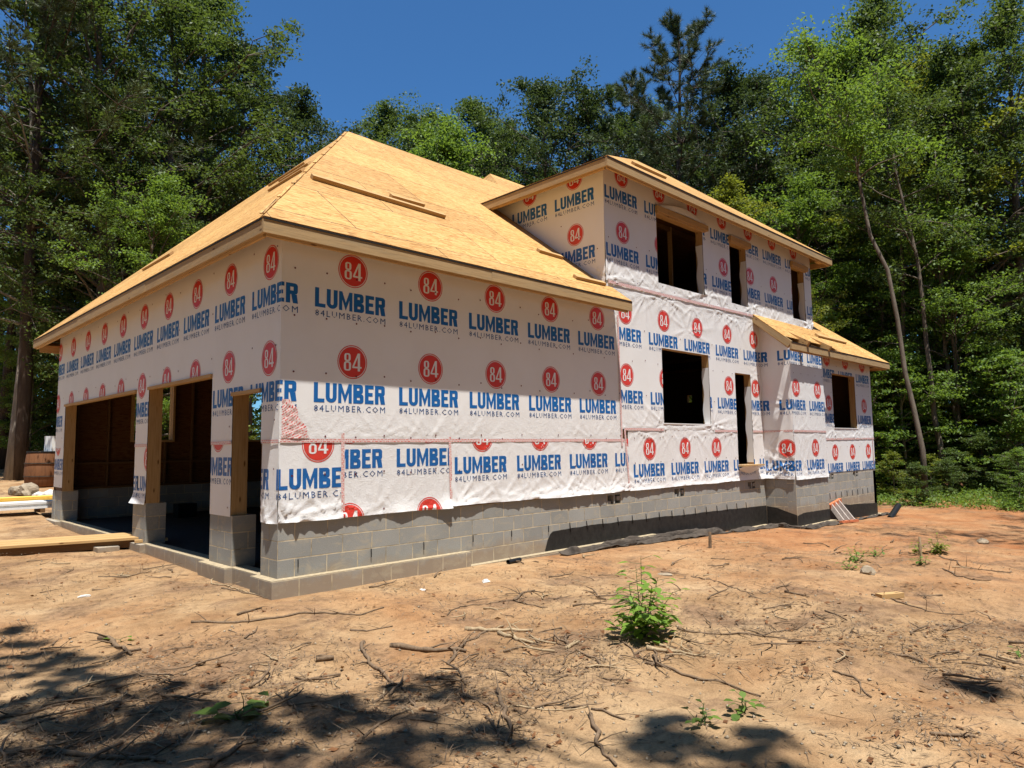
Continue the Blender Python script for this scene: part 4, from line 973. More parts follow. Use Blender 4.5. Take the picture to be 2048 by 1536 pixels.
pa = ground_pt(1026, 1130); mb = MB(); mb.tube([pa + Vector((0, .1, .03)), pa + Vector((.26, .12, .03))], .032, 12, 0, False); tag(mb.build('pipe_stub', M['black']), 'small black pipe stub against the lower footing step', 'pipe')
# drainage fabric bunched along the footing
def cloth(path, label, seed, h0=.16, w0=.35):
    r = np.random.default_rng(seed); N_ = 150; K = 16; V = []; 
    P_ = [np.array(p) for p in path]; seg = np.cumsum([0] + [np.linalg.norm(b - a) for a, b in zip(P_[:-1], P_[1:])])
    for i in range(N_ + 1):
        s = seg[-1] * i / N_; j = min(np.searchsorted(seg, s, 'right') - 1, len(P_) - 2); t = (s - seg[j]) / (seg[j+1] - seg[j]); p = P_[j] * (1 - t) + P_[j+1] * t
        for k in range(K):
            q_ = k / (K - 1); wob = float(vnoise(s * 2.2, q_ * 2, seed)); wob2 = float(vnoise(s * 6, q_ * 4, seed + 1))
            taper = min(1, i / 6, (N_ - i) / 6)
            y = p[1] - q_ * w0 * (.55 + .7 * wob + .2) - .02; x = p[0] + .05 * wob2
            prof = math.sin(math.pi * min(1, .25 + q_ * .8)) 
            z = p[2] * (1 - q_) + (G(x, y) + .008) * q_ + prof * h0 * taper * (.45 + .9 * wob) * .75 + .07 * wob2 * taper + .05 * float(vnoise(s * 3, q_ * 9, seed + 2)) * taper
            V.append((x, y, max(z, G(x, y) + .004)))
    ids = np.arange((N_ + 1) * K).reshape(N_ + 1, K); F = np.stack([ids[:-1, :-1], ids[1:, :-1], ids[1:, 1:], ids[:-1, 1:]], -1).reshape(-1, 4)
    me = np_mesh('drain_fabric', np.array(V), F, M['fabric'], True); o = bpy.data.objects.new('drain_fabric', me); COL.objects.link(o)
    md = o.modifiers.new('thick', 'SOLIDIFY'); md.thickness = .012; tag(o, label, 'fabric'); return o
cloth([(4.45, -.13, -.20), (7.2, -.13, -.22), (9.4, -.13, -.30)], 'long bunched strip of dark fabric along the front footing', 1, .10, .17)
cloth([(9.5, -.13, -.38), (11.6, -.16, -.42), (11.7, -.82, -.43), (13.5, -.84, -.45)], 'dark fabric strip wrapping the foot of the bay foundation', 2, .08, .18)
cloth([(13.75, -.62, -.60), (16, -.62, -.6), (18.0, -.6, -.6)], 'dark fabric strip at the foot of the rightmost foundation wall', 3, .06, .16)

# ------------------------------------------------------------------ sticks, scraps, litter
def stick(pxs, r, label, mat='stick', name='branch', lift=.0, cat='branch', group=None):
    pts = []; 
    gp = [ground_pt(*p) for p in pxs]; o0 = gp[0].copy()
    for a, b in zip(gp[:-1], gp[1:]):
        k = max(2, int((b - a).length / .07))
        for i in range(k):
            p = a.lerp(b, i / k); pts.append(p)
    pts.append(gp[-1]); n = len(pts); rr = np.random.default_rng(int(pxs[0][0] * 7 + pxs[0][1])); r = r * .7
    out = []; rad = []
    for i, p in enumerate(pts):
        t = i / max(1, n - 1); kx, ky = float(vnoise(p.x * 5, p.y * 5, 31)), float(vnoise(p.x * 5, p.y * 5, 32)); q_ = p + Vector((rr.normal() * (r * .3 + .003) + .07 * kx, rr.normal() * (r * .3 + .003) + .07 * ky, 0))
        out.append(Vector((q_.x, q_.y, max(G(q_.x, q_.y), p.z - .02) + r * .5 + lift * math.sin(math.pi * t) + rr.random() * r * .5)) - o0)
        rad.append(r * (1.05 - .55 * t) * (.85 + .3 * rr.random()))
    mb = MB(); mb.tube(out, rad, 7)
    for j in range(min(6, n // 3)):     # side twigs
        i = rr.integers(1, n - 1); d = Vector((rr.normal(), rr.normal(), .35)).normalized() * (.08 + .16 * rr.random())
        mb.tube([out[i], out[i] + d * .5 + Vector((0, 0, .01)), out[i] + d], [rad[i] * .5, rad[i] * .35, .0015], 5)
    o = mb.build(name, M[mat], smooth=True, loc=o0); tag(o, label, cat, group); return o
SB = 'dead branches and roots on the clay'
for pxs, r, lab, mt in [
 ([(384,1247),(472,1248),(533,1238),(598,1230),(649,1226),(718,1232),(770,1214)], .017, 'longest thin root lying in front of the house corner', 'stick'),
 ([(472,1233),(523,1218)], .02, 'short thick stick just above the longest root', 'stick'),
 ([(203,1277),(219,1286),(260,1312)], .032, 'stubby log with a knob beside a green leaf at left', 'stick'),
 ([(0,1440),(116,1413),(181,1397)], .015, 'dark root at the left edge of the shade, upper one', 'stick'),
 ([(27,1462),(137,1430),(226,1411),(321,1390)], .012, 'long thin root crossing from left shade into the sun', 'stick'),
 ([(0,1510),(68,1507),(144,1515),(284,1519),(342,1527)], .024, 'heavy branch along the bottom left corner in shade', 'stick'),
 ([(301,1519),(352,1481)], .012, 'short stick leaning over the heavy corner branch', 'stick'),
 ([(419,1536),(472,1496),(519,1483)], .022, 'forked branch at the bottom edge below the big-leaf seedling', 'stick'),
 ([(472,1496),(475,1479)], .016, 'stub of the fork at the bottom edge', 'stick'),
 ([(578,1387),(584,1414),(598,1437)], .016, 'short upright-looking root right of the big-leaf seedling', 'stick'),
 ([(425,1150),(427,1167),(478,1182),(530,1192)], .014, 'pale curled root lying against the garage curb', 'stick_pale'),
 ([(440,1178),(500,1188),(540,1197)], .012, 'brushy stick at the foot of the near house corner', 'stick'),
 ([(195,1155),(253,1155),(304,1144)], .013, 'thin stick on the clay in front of the garage opening', 'stick'),
 ([(626,1320),(668,1322)], .036, 'short thick log section in the middle left', 'stick'),
 ([(725,1286),(732,1305),(753,1339),(787,1367),(811,1387)], .022, 'curved root bending down towards the shade edge', 'stick'),
 ([(768,1375),(814,1358)], .015, 'short stick crossing the end of the curved root', 'stick'),
 ([(787,1295),(855,1305),(928,1305)], .034, 'thickest bark-covered log lying across the middle', 'stick'),
 ([(893,1329),(910,1298),(958,1271),(1012,1255)], .02, 'leaning branch rising over the thick log', 'stick'),
 ([(934,1259),(992,1264),(1063,1264)], .028, 'bleached rotten log behind the leaning branch', 'stick_pale'),
 ([(995,1271),(1035,1282),(1074,1291)], .03, 'crumbled pale log right of the leaning branch', 'stick_pale'),
 ([(1026,1201),(1045,1190),(1070,1182)], .024, 'thick crooked root in the sun left of the sapling', 'stick'),
 ([(1029,1201),(1060,1209),(1091,1216)], .014, 'thin arm of the crooked root left of the sapling', 'stick'),
 ([(893,1231),(923,1214),(985,1206),(1026,1199)], .010, 'thin trailing root running into the crooked root', 'stick'),
 ([(995,1385),(1016,1421),(1022,1462),(1009,1505)], .022, 'bowed dark root standing out on orange soil near the bottom', 'stick'),
 ([(971,1438),(1012,1486)], .014, 'straight stick meeting the bowed dark root', 'stick'),
 ([(988,1416),(1094,1423),(1176,1413)], .010, 'long pale runner root right of the bowed root', 'stick_pale'),
 ([(1176,1421),(1245,1445)], .014, 'dark stick at the end of the pale runner root', 'stick'),
 ([(1173,1435),(1197,1490),(1228,1534)], .02, 'thick root running down to the bottom edge in shade', 'stick'),
 ([(723,1479),(752,1449),(824,1420)], .013, 'pale bent stick in the middle shade', 'stick'),
 ([(876,1356),(940,1363)], .016, 'dark stick on the shade edge above the orange soil', 'stick'),
 ([(1228,1274),(1275,1312),(1347,1339)], .013, 'long stick passing below the sapling', 'stick'),
 ([(1292,1298),(1350,1305)], .026, 'pale split log below the sapling', 'stick_pale'),
 ([(746,1407),(773,1387)], .014, 'small stick in the shade below the curved root', 'stick'),
 ([(1139,1298),(1163,1285)], .026, 'broken stub on the clay left of the sapling', 'stick_pale'),
 ([(694,1262),(740,1264),(783,1257)], .014, 'twisted stick above the curved root', 'stick'),
 ([(1355,1260),(1446,1273),(1519,1273),(1607,1280)], .013, 'long dark root running right from the sapling', 'stick'),
 ([(1526,1273),(1575,1262),(1618,1247)], .010, 'thin fork rising from the long dark root', 'stick'),
 ([(1300,1326),(1391,1357),(1464,1375),(1512,1393)], .015, 'long branch slanting down to the right seedlings', 'stick'),
 ([(1300,1291),(1406,1313)], .016, 'bleached stick above the slanting branch', 'stick_pale'),
 ([(1380,1154),(1453,1172),(1519,1200)], .010, 'thin root on red clay behind the sapling', 'stick'),
 ([(1570,1185),(1625,1196)], .018, 'dark sliver of wood on the right clay', 'stick'),
 ([(1881,1112),(1921,1132),(2019,1147)], .016, 'long root below the far right weed clump', 'stick'),
 ([(1884,1138),(1939,1160),(1987,1163)], .014, 'dark root on the red hump at right', 'stick'),
 ([(1749,1191),(1848,1222),(1921,1229)], .014, 'thin branch in the grey debris at right', 'stick'),
 ([(1651,1222),(1698,1240)], .011, 'short twig pair on the right clay', 'stick'),
 ([(1665,1346),(1713,1360),(1751,1397)], .012, 'curved runner root in the lower right', 'stick'),
 ([(1848,1466),(1957,1477)], .016, 'dark stick near the lower right corner', 'stick')]:
    stick(pxs, r, lab, mt, group=SB)
def upright(px, py, h, r, label, mat):
    p = ground_pt(px, py); mb = MB(); mb.tube([(0, 0, -.03), (.01, 0, h * .6), (.03, .01, h)], [r, r * .85, r * .8], 7); tag(mb.build('stake', M[mat], loc=p), label, 'stake')
upright(1842, 1117, .3, .02, 'pale upright stick in the far right weeds', 'stick_pale'); upright(1420, 1096, .26, .03, 'dark broken stump stub in front of the fabric', 'stick')
def scrap(px, py, sx, sy, sz, mat, label, cat, seed): 
    p = ground_pt(px, py); return rock(cat.replace(' ', '_'), p + Vector((0, 0, sz * .4)), sx, sy, sz, mat, label, cat, seed, None, 2)
scrap(845, 1180, .05, .03, .01, 'paper', 'small scrap of white paper below the footing', 'paper scrap', 51)
p = ground_pt(972, 1165); mb = MB(); mb.face([(-.12, -.03, .01), (.1, -.05, .02), (.08, .05, .09), (-.03, .04, .10)], 0); mb.face([(-.12, -.03, .01), (-.03, .04, .10), (-.02, .12, .03)], 0); o = mb.build('film_scrap', M['rubble'], loc=p); o.scale = (.5, .5, .4); tag(o, 'folded grey film scrap in front of the footing step', 'scrap')
scrap(168, 1194, .06, .025, .02, 'rubble', 'small white stone on the clay at left', 'stone', 52)
scrap(1330, 1150, .10, .07, .02, 'stone', 'flat pale stone behind the sapling', 'flat stone', 53)
scrap(1966, 1085, .17, .1, .06, 'stone', 'pale flat rock on the far right clay', 'rock', 54)
p = ground_pt(1780, 1196); mb = MB(); mb.box(-.14, .14, -.045, .045, 0, .05); o = mb.build('wood_block', M['lumber'], loc=p); o.rotation_euler = (0, 0, -.5); tag(o, 'orange sawn wood offcut in the grey debris at right', 'offcut')
scrap(1735, 1147, .09, .07, .06, 'stone', 'pale stone in the hollow among the right weeds', 'stone', 55)
# small twigs
tw = []
for k in range(6):
    mb = MB(); pts = [Vector((0, 0, .006))]; a = random.random() * 6.28
    for i in range(4): a += random.uniform(-.5, .5); pts.append(pts[-1] + Vector((math.cos(a), math.sin(a), 0)) * random.uniform(.04, .08) + Vector((0, 0, random.uniform(-.004, .010))))
    mb.tube(pts, [.006, .0055, .005, .004, .002], 5)
    if k % 2: mb.tube([pts[2], pts[2] + Vector((math.cos(a + 1), math.sin(a + 1), .15)) * .08], [.004, .002], 5)
    tw.append(mb.mesh('twig', M['stick'] if k < 5 else M['stick_pale'], True))
r = np.random.default_rng(5); cnt = 0
while cnt < 260:
    px, py = r.uniform(0, 2048), 1085 + 450 * r.random() ** 1.2
    g = ray(px, py); 
    if g[2] > -.02: continue
    p = ground_pt(px, py)
    if p.y > -.2 and p.x > -.2: continue
    if vnoise(p.x * .8, p.y * .8, 77) < -.12 + .1 * r.random(): continue
    o = bpy.data.objects.new('twig', tw[cnt % 6]); COL.objects.link(o); o.location = p + Vector((0, 0, .004)); s = r.uniform(.6, 1.8); o.scale = (s, s, s * r.uniform(.8, 1.2)); o.rotation_euler = (r.normal() * .06, r.normal() * .06, r.random() * 6.28)
    tag(o, 'small dry twig scattered on the bare clay', 'twig', 'small twigs on the clay'); cnt += 1
# fine litter
def litter(n, sx, kind, mat, seed, name, ysel=None):
    r = np.random.default_rng(seed); px = r.uniform(-100, 2150, n * 3); py = 1030 + 560 * r.random(n * 3) ** 1.1
    P_ = []
    D = np.stack([(px - 1024) / FPX, -(py - 768) / FPX, -np.ones_like(px)], 1) @ MC.T
    t = (CAM[2] + .25) / np.maximum(-D[:, 2], .02); x = CAM[0] + D[:, 0] * t; y = CAM[1] + D[:, 1] * t
    ok = ((y < -.2) | (x < -.2)) & (t < 40) & (vnoise(x * .8, y * .8, 77) + .6 * vnoise(x * 2.3, y * 2.3, 78) > r.normal(-.02, .22, len(x)))
    x, y = x[ok][:n], y[ok][:n]; n = len(x); z = gz(x, y) + .004
    th = r.random(n) * 6.28; L = sx * r.uniform(.5, 1.5, n); Wd = L * r.uniform(*kind, n); ti = r.normal(0, .35, n)
    dx = np.stack([np.cos(th), np.sin(th), ti * .5], 1); dy = np.stack([-np.sin(th), np.cos(th), r.normal(0, .35, n)], 1); c = np.stack([x, y, z + np.abs(ti) * L * .3], 1)
    V = np.stack([c - dx * L[:, None] / 2, c + dy * Wd[:, None] / 2 + np.array((0, 0, .3)) * Wd[:, None] * .3, c + dx * L[:, None] / 2, c - dy * Wd[:, None] / 2], 1).reshape(-1, 3)
    F = np.arange(4 * n).reshape(-1, 4); me = np_mesh(name, V, F, mat); o = bpy.data.objects.new(name, me); COL.objects.link(o); return tag(o, kind='stuff')
tag(litter(4500, .18, (.012, .03), M['stick'], 94, 'root_fibres'), 'thin root fibres and fine twigs strewn over the clay', 'fibres')
tag(litter(27000, .05, (.05, .16), M['stick'], 91, 'wood_chips'), 'fine grey wood chips and bark bits strewn over the clay', 'litter')
tag(litter(1500, .05, (.3, .55), M['dry_leaf'], 92, 'dead_leaves'), 'dry brown leaves strewn over the clay', 'leaves')
r = np.random.default_rng(93); V_ = []; F_ = []
oc = np.array([(1,0,0),(-1,0,0),(0,1,0),(0,-1,0),(0,0,1),(0,0,-1)], float); of = np.array([(0,2,4),(2,1,4),(1,3,4),(3,0,4),(2,0,5),(1,2,5),(3,1,5),(0,3,5)])
for k in range(1300):
    p = ray(r.uniform(-60, 2110), 1040 + 500 * r.random() ** 1.1); t_ = (CAM[2] + .22) / max(-p[2], .02); x, y = CAM[0] + p[0] * t_, CAM[1] + p[1] * t_
    if (y > -.15 and x > -.2) or t_ > 40: continue
    q_ = oc * r.uniform(.5, 1.3, (6, 1)) * r.uniform(.006, .017) * np.array((1, 1, .7)); th = r.random() * 6.28
    q_ = q_ @ np.array([(math.cos(th), math.sin(th), 0), (-math.sin(th), math.cos(th), 0), (0, 0, 1)]) + np.array((x, y, G(x, y) + .004))
    F_.append(of + 6 * len(V_)); V_.append(q_)
o = bpy.data.objects.new('pebbles', np_mesh('pebbles', np.concatenate(V_), np.concatenate(F_), M['stone'])); COL.objects.link(o); tag(o, 'small pebbles and soil crumbs on the clay', 'pebbles', kind='stuff')

# ------------------------------------------------------------------ vegetation
def leaf_cloud(C, R, n_each, size, r, flat=.6, up=.7, tint=None, asp=.5):
    """rhombic folded leaves round cluster centres"""
    n = len(C) * n_each; c = np.repeat(C, n_each, 0); rad = np.repeat(R, n_each)
    d = r.normal(size=(n, 3)); d /= np.linalg.norm(d, axis=1)[:, None]; d *= (r.random(n) ** .45)[:, None]; d[:, 2] *= flat
    p = c + d * rad[:, None]
    nrm = r.normal(size=(n, 3)) * .55; nrm[:, 2] += up; nrm /= np.linalg.norm(nrm, axis=1)[:, None]
    t = r.normal(size=(n, 3)) + d * .8; t[:, 2] -= .35; t -= nrm * (t * nrm).sum(1)[:, None]; t /= np.linalg.norm(t, axis=1)[:, None]
    b = np.cross(nrm, t); L = size * r.uniform(.6, 1.35, n)[:, None]; W_ = L * asp
    V = np.stack([p - t * L * .5, p - t * L * .05 + b * W_ * .5 + nrm * W_ * .12, p + t * L * .55, p - t * L * .05 - b * W_ * .5 + nrm * W_ * .12], 1).reshape(-1, 3)
    return V, np.arange(4 * n).reshape(-1, 4)
def make_tree(seed, H, cb, cr, leaf, n_each, nl, leafmat, barkmat, lean=(0, 0), r0=None, path=None, sparse=1.0, flat=.6, clr=.62, name='tree', asp=.5):
    r = np.random.default_rng(seed); r0 = r0 or H * .011; N_ = 12
    if path is None:
        pts = []; off = np.zeros(2)
        for i in range(N_ + 1):
            t = i / N_; off = off + r.normal(size=2) * H * .006
            pts.append(Vector((off[0] + lean[0] * H * t ** 1.3, off[1] + lean[1] * H * t ** 1.3, H * .97 * t - .15)))
    else: pts = [Vector(p) for p in path]; N_ = len(pts) - 1
    rad = [r0 * (1 - i / N_) ** .75 + .02 + (.35 * r0 if i == 0 else 0) for i in range(N_ + 1)]
    mb = MB(); mb.tube(pts, rad, 9); cl = []; cR = []
    def tp(t): 
        f = t * N_; i = min(int(f), N_ - 1); return pts[i].lerp(pts[i + 1], f - i)
    az = r.random() * 6.28
    for k in range(nl):
        t = cb + (.97 - cb) * (k + r.random()) / nl; az += 2.4 + r.normal() * .4
        q_ = (t - cb) / (1 - cb); prof = (1 - abs(2 * q_ - .8) ** 2.2 * .55) * (1.0 if q_ < .75 else (1 - q_) / .25 * .7 + .3)
        L = cr * max(.25, prof) * r.uniform(.65, 1.2); el = .35 + .75 * q_ + r.normal() * .15
        a = tp(t); d = Vector((math.cos(az) * math.cos(el), math.sin(az) * math.cos(el), math.sin(el))); lp = [a]; m_ = 5
        for i in range(m_):
            d = (d + Vector((r.normal() * .16, r.normal() * .16, r.normal() * .12 - .03))).normalized(); lp.append(lp[-1] + d * (L / m_))
        br = max(.02, rad[min(int(t * N_), N_)] * .42); mb.tube(lp, [br * (1 - .85 * i / m_) + .008 for i in range(m_ + 1)], 5, cap=False)
        for i in range(2, m_ + 1):
            for s_ in range(2 if r.random() < sparse else 1):
                d2 = (d * .5 + Vector((r.normal(), r.normal(), r.normal() * .55 + .1))).normalized(); e_ = lp[i] + d2 * L * r.uniform(.15, .42)
                mb.tube([lp[i], lp[i].lerp(e_, .5) + Vector((0, 0, .05)), e_], [br * .35, br * .22, .006], 4, cap=False)
                cl.append(e_); cR.append(clr * r.uniform(.6, 1.25))
                if r.random() < .55 * sparse: cl.append(lp[i].lerp(e_, .55)); cR.append(clr * r.uniform(.5, .9))
    for _ in range(4): cl.append(pts[-1] + Vector((r.normal() * .5, r.normal() * .5, r.normal() * .4))); cR.append(clr)
    V, F = leaf_cloud(np.array(cl), np.array(cR), n_each, leaf, r, flat, .7, None, asp)
    return mb.mesh('trunk', M[barkmat], True), np_mesh('crown', V, F, M[leafmat]), name
def make_pine(seed, H, cb, cr, r0=.22):
    r = np.random.default_rng(seed); N_ = 12; off = np.zeros(2); pts = []
    for i in range(N_ + 1): off = off + r.normal(size=2) * .05; pts.append(Vector((off[0], off[1], H * i / N_ - .1)))
    mb = MB(); rad = [r0 * (1 - i / N_) ** .8 + .025 for i in range(N_ + 1)]; mb.tube(pts, rad, 9); tf = []; td = []
    nl = 62; az = 0
    for k in range(nl):
        t = cb + (.985 - cb) * k / (nl - 1); az += 2.4 + r.normal() * .3; f = t * N_; i = min(int(f), N_ - 1); a = pts[i].lerp(pts[i+1], f - i); q_ = (t - cb) / (1 - cb)
        L = cr * (1 - q_ ** 1.5 * .78) * r.uniform(.55, 1.15); el = .05 + .55 * q_ + r.normal() * .14; d = Vector((math.cos(az) * math.cos(el), math.sin(az) * math.cos(el), math.sin(el))); lp = [a]
        for j in range(5): d = (d + Vector((r.normal() * .1, r.normal() * .1, .05 + r.normal() * .06))).normalized(); lp.append(lp[-1] + d * L / 5)
        mb.tube(lp, [.05 * (1 - q_ * .6) * (1 - .16 * j) for j in range(6)], 5, cap=False)
        for j in range(2, 6):
            for s_ in range(6):
                d2 = (d * .7 + Vector((r.normal(), r.normal(), r.normal() * .4 + .25))).normalized(); e_ = lp[j] + d2 * L * r.uniform(.06, .24)
                mb.tube([lp[j], e_], [.012, .006], 4, cap=False); tf.append(e_); td.append(d2)
    n_ = 64; C = np.repeat(np.array(tf), n_, 0); D = np.repeat(np.array(td), n_, 0); n = len(C)
    dd = r.normal(size=(n, 3)) * .6 + D * .8; dd[:, 2] += .2; dd /= np.linalg.norm(dd, axis=1)[:, None]; sd = np.cross(dd, r.normal(size=(n, 3))); sd /= np.linalg.norm(sd, axis=1)[:, None]
    st = C - D * r.uniform(0, .28, n)[:, None]; L = r.uniform(.16, .36, n)[:, None]
    V = np.stack([st - sd * .010, st + sd * .010, st + dd * L], 1).reshape(-1, 3)
    return mb.mesh('trunk', M['bark_pine'], True), np_mesh('crown', V, np.arange(3 * n).reshape(-1, 3), M['needle']), 'pine_tree'
def plant_tree(proto, loc, rz, s, label, cat='tree', group=None, sz=1.0):
    o = empty(proto[2], loc, rz); o.scale = (s, s, s * sz); tag(o, label, cat, group)
    for me, nm in ((proto[0], 'trunk'), (proto[1], 'crown')):
        c = bpy.data.objects.new(nm, me); COL.objects.link(c); c.parent = o
    return o
PT = {
 'oak': make_tree(1, 22, .30, 4.6, .16, 64, 40, 'leaf_mid', 'bark', name='broadleaf_tree'),
 'oak2': make_tree(2, 21, .22, 4.0, .15, 64, 42, 'leaf_mid', 'bark', name='broadleaf_tree', clr=.7),
 'glossy': make_tree(3, 21, .32, 4.6, .17, 50, 38, 'leaf_dark', 'bark', name='oak_tree', clr=.66),
 'yel': make_tree(4, 16, .18, 3.6, .14, 60, 34, 'leaf_yel', 'bark', name='broadleaf_tree', flat=.4),
 'thin': make_tree(5, 18, .42, 3.0, .16, 34, 26, 'leaf_mid', 'bark_pale', name='slender_tree', sparse=.7, r0=.13),
 'bright': make_tree(6, 15, .10, 3.6, .14, 58, 38, 'leaf_bright', 'bark', name='broadleaf_tree', flat=.38, r0=.11),
 'pine': make_pine(7, 23, .38, 5.8),
 'sap': make_tree(8, 5.5, .08, 1.9, .135, 30, 24, 'leaf_bright', 'bark_pale', name='understory_shrub', flat=.22, r0=.035, clr=.45),
 'sap2': make_tree(9, 4.2, .05, 1.7, .14, 30, 20, 'leaf_mid', 'bark', name='understory_shrub', flat=.3, r0=.03, clr=.42),
 'sap3': make_tree(10, 4.6, .08, 1.7, .14, 26, 20, 'leaf_yel', 'bark_pale', name='understory_shrub', flat=.22, r0=.03, clr=.42),
}
def spot(px, d): 
    p = at_dist(px, 893, d); return Vector((p[0], p[1], G(p[0], p[1])))
# notable trees
def P_(k, px, d, top_py, label, rz=None, sx=None, group=None, cat='tree'):
    """place prototype k so that its tip reaches the picture height top_py at this distance"""
    loc = spot(px, d); H = {'oak': 22, 'oak2': 21, 'glossy': 21, 'yel': 16, 'thin': 18, 'bright': 15, 'pine': 23, 'sap': 5.5, 'sap2': 4.2, 'sap3': 4.6}[k]
    tip = at_dist(px, top_py, d)[2] - loc.z; s = max(.3, tip / (H + .5)); return plant_tree(PT[k], loc, random.random() * 6.28 if rz is None else rz, s, label, cat, group)
P_('pine', 40, 27, -330, 'tall dark pine with bare lower limbs at the far left edge', 1.0)
P_('glossy', 470, 33, 45, 'big glossy-leaved oak rising left of the roof ridge', .5)
P_('oak', 395, 31, -70, 'tall leafy tree between the garage roof and the big oak', 1.7)
P_('glossy', 575, 35, 150, 'smaller glossy oak leaning out right of the big oak', 2.2)
P_('oak', 330, 29, -70, 'very tall leafy tree behind the garage, left of the big oak', 2.0)
P_('oak2', 210, 27, -200, 'tall leafy tree whose crown leaves the top of the frame at left', 4.0)
P_('oak2', 190, 26, 120, 'leafy tree in front of the left wood', 1.2)
P_('bright', 300, 24, 330, 'lower light green tree beside the garage roof at left', 2.6)
P_('oak', 130, 32, -60, 'dense tree behind the dark pine at left', 3.1)
P_('oak2', 400, 38, 150, 'leafy tree filling the gap behind the big oak', 5.0)
P_('oak2', 660, 44, 262, 'small tree top showing at the tip of the roof', .3)
P_('oak', 770, 42, 185, 'rounded tree just right of the roof tip', 1.0)
P_('oak2', 850, 40, 178, 'paired crown right of the rounded tree behind the ridge', 2.0)
P_('bright', 930, 36, 215, 'lighter green crown standing lower behind the ridge', .6)
P_('oak', 960, 43, 175, 'tree with a flat top behind the lighter crown', 4.2)
P_('glossy', 1095, 40, 128, 'tall dark two-headed tree behind the ridge centre', .2)
P_('glossy', 1195, 40, 138, 'dark tree with sky gaps left of the pine', 3.0)
P_('oak2', 1040, 46, 215, 'background crown between the flat-topped and dark trees', 3.4)
P_('pine', 1372, 37, 32, 'tall pine standing above the wood behind the upper roof', 2.0)
P_('pine', 1290, 44, 150, 'second pine half hidden left of the tall pine', 4.0)
P_('glossy', 1470, 38, 110, 'dark oak crown right of the tall pine', 1.4)
P_('glossy', 1560, 40, 100, 'dark oak crown further right with sky gaps', 5.1)
P_('oak', 1250, 46, 200, 'background crown behind the upper roof corner', 2.7)
P_('yel', 1480, 30, 350, 'yellow-green young tree just above the upper roof', .9)
P_('yel', 1585, 26, 520, 'yellow-green sapling at the right end of the upper roof', 2.4)
P_('bright', 1620, 33, 330, 'bright green tree behind the upper right eave', 1.9)
P_('oak', 1800, 37, -60, 'tallest leafy tree on the right, crown leaving the frame', .8)
P_('yel', 1880, 33, 60, 'yellow-green crown in the upper right', 3.3)
P_('oak2', 1700, 38, 60, 'leafy tree left of the tallest right-hand tree', 4.4)
P_('oak2', 1990, 32, 10, 'leafy tree at the upper right corner', 2.1)
P_('oak', 2080, 33, -60, 'dark tree at the right frame edge', 1.1)
P_('bright', 1940, 30, 380, 'mid-height light green tree at right', .4)
P_('bright', 1760, 33, 430, 'light green crown behind the leaning trunk', 2.9)
P_('oak2', 1630, 45, 170, 'background crown behind the right roof end', .1)
# leaning trunks at right, built along their own bent paths
def bent(pxs, d0, drift, leafmat, bark, label, r0, cr, cb, n_each, nl, seed, name):
    base = spot(pxs[0][0], d0); pts = []
    for i, (x, y) in enumerate(pxs):
        p = Vector(at_dist(x, y, d0 + drift * i)); pts.append(p - base)
    pts[0].z = -.15
    pr = make_tree(seed, (pts[-1] - pts[0]).length, cb, cr, .135, n_each, nl, leafmat, bark, path=pts, r0=r0, sparse=.8, name=name)
    return plant_tree(pr, base, 0, 1, label)
bent([(1850,985),(1845,900),(1828,820),(1810,745),(1795,640),(1775,540),(1740,470),(1722,380),(1712,320),(1690,260),(1655,170),(1625,90)], 25, .12, 'leaf_bright', 'bark', 'slim trunk leaning left at the wood edge, right of the bay', .066, 2.6, .66, 46, 22, 61, 'leaning_tree')
bent([(1892,948),(1880,890),(1868,830),(1862,760),(1852,680),(1845,600),(1835,520),(1815,440),(1795,360),(1780,270),(1768,160)], 28, .1, 'leaf_mid', 'bark', 'second slim trunk behind the leaning one', .08, 2.6, .52, 40, 20, 62, 'slender_tree')
bent([(1800,940),(1803,850),(1806,700),(1806,560),(1800,420),(1790,320),(1785,200)], 31, .0, 'leaf_mid', 'bark', 'thin straight trunk left of the leaning pair', .09, 2.2, .5, 26, 16, 63, 'slender_tree')
bent([(1930,930),(1915,860),(1905,790),(1890,700),(1885,600),(1880,480),(1870,300)], 30, .0, 'leaf_bright', 'bark', 'thin crooked trunk right of the second slim trunk', .08, 2.2, .45, 26, 16, 64, 'slender_tree')
bent([(22,940),(30,860),(40,760),(52,640),(58,540),(60,430),(64,300),(60,120),(50,-40)], 27, .0, 'leaf_mid', 'bark_pale', 'pale blotched trunk at the left edge of the clearing', .13, 3.0, .35, 34, 24, 65, 'slender_tree')
bent([(2,945),(6,860),(20,700),(30,560),(40,400),(44,250)], 31, .0, 'leaf_mid', 'bark_pine', 'dark rough trunk behind the pale left trunk', .19, 3.0, .55, 30, 16, 66, 'tree')
bent([(1990,960),(1992,860),(1985,740),(1975,600),(1968,470),(1960,300)], 33, .0, 'leaf_mid', 'bark_pine', 'dark straight trunk deep in the right wood', .16, 2.4, .5, 30, 16, 67, 'tree')
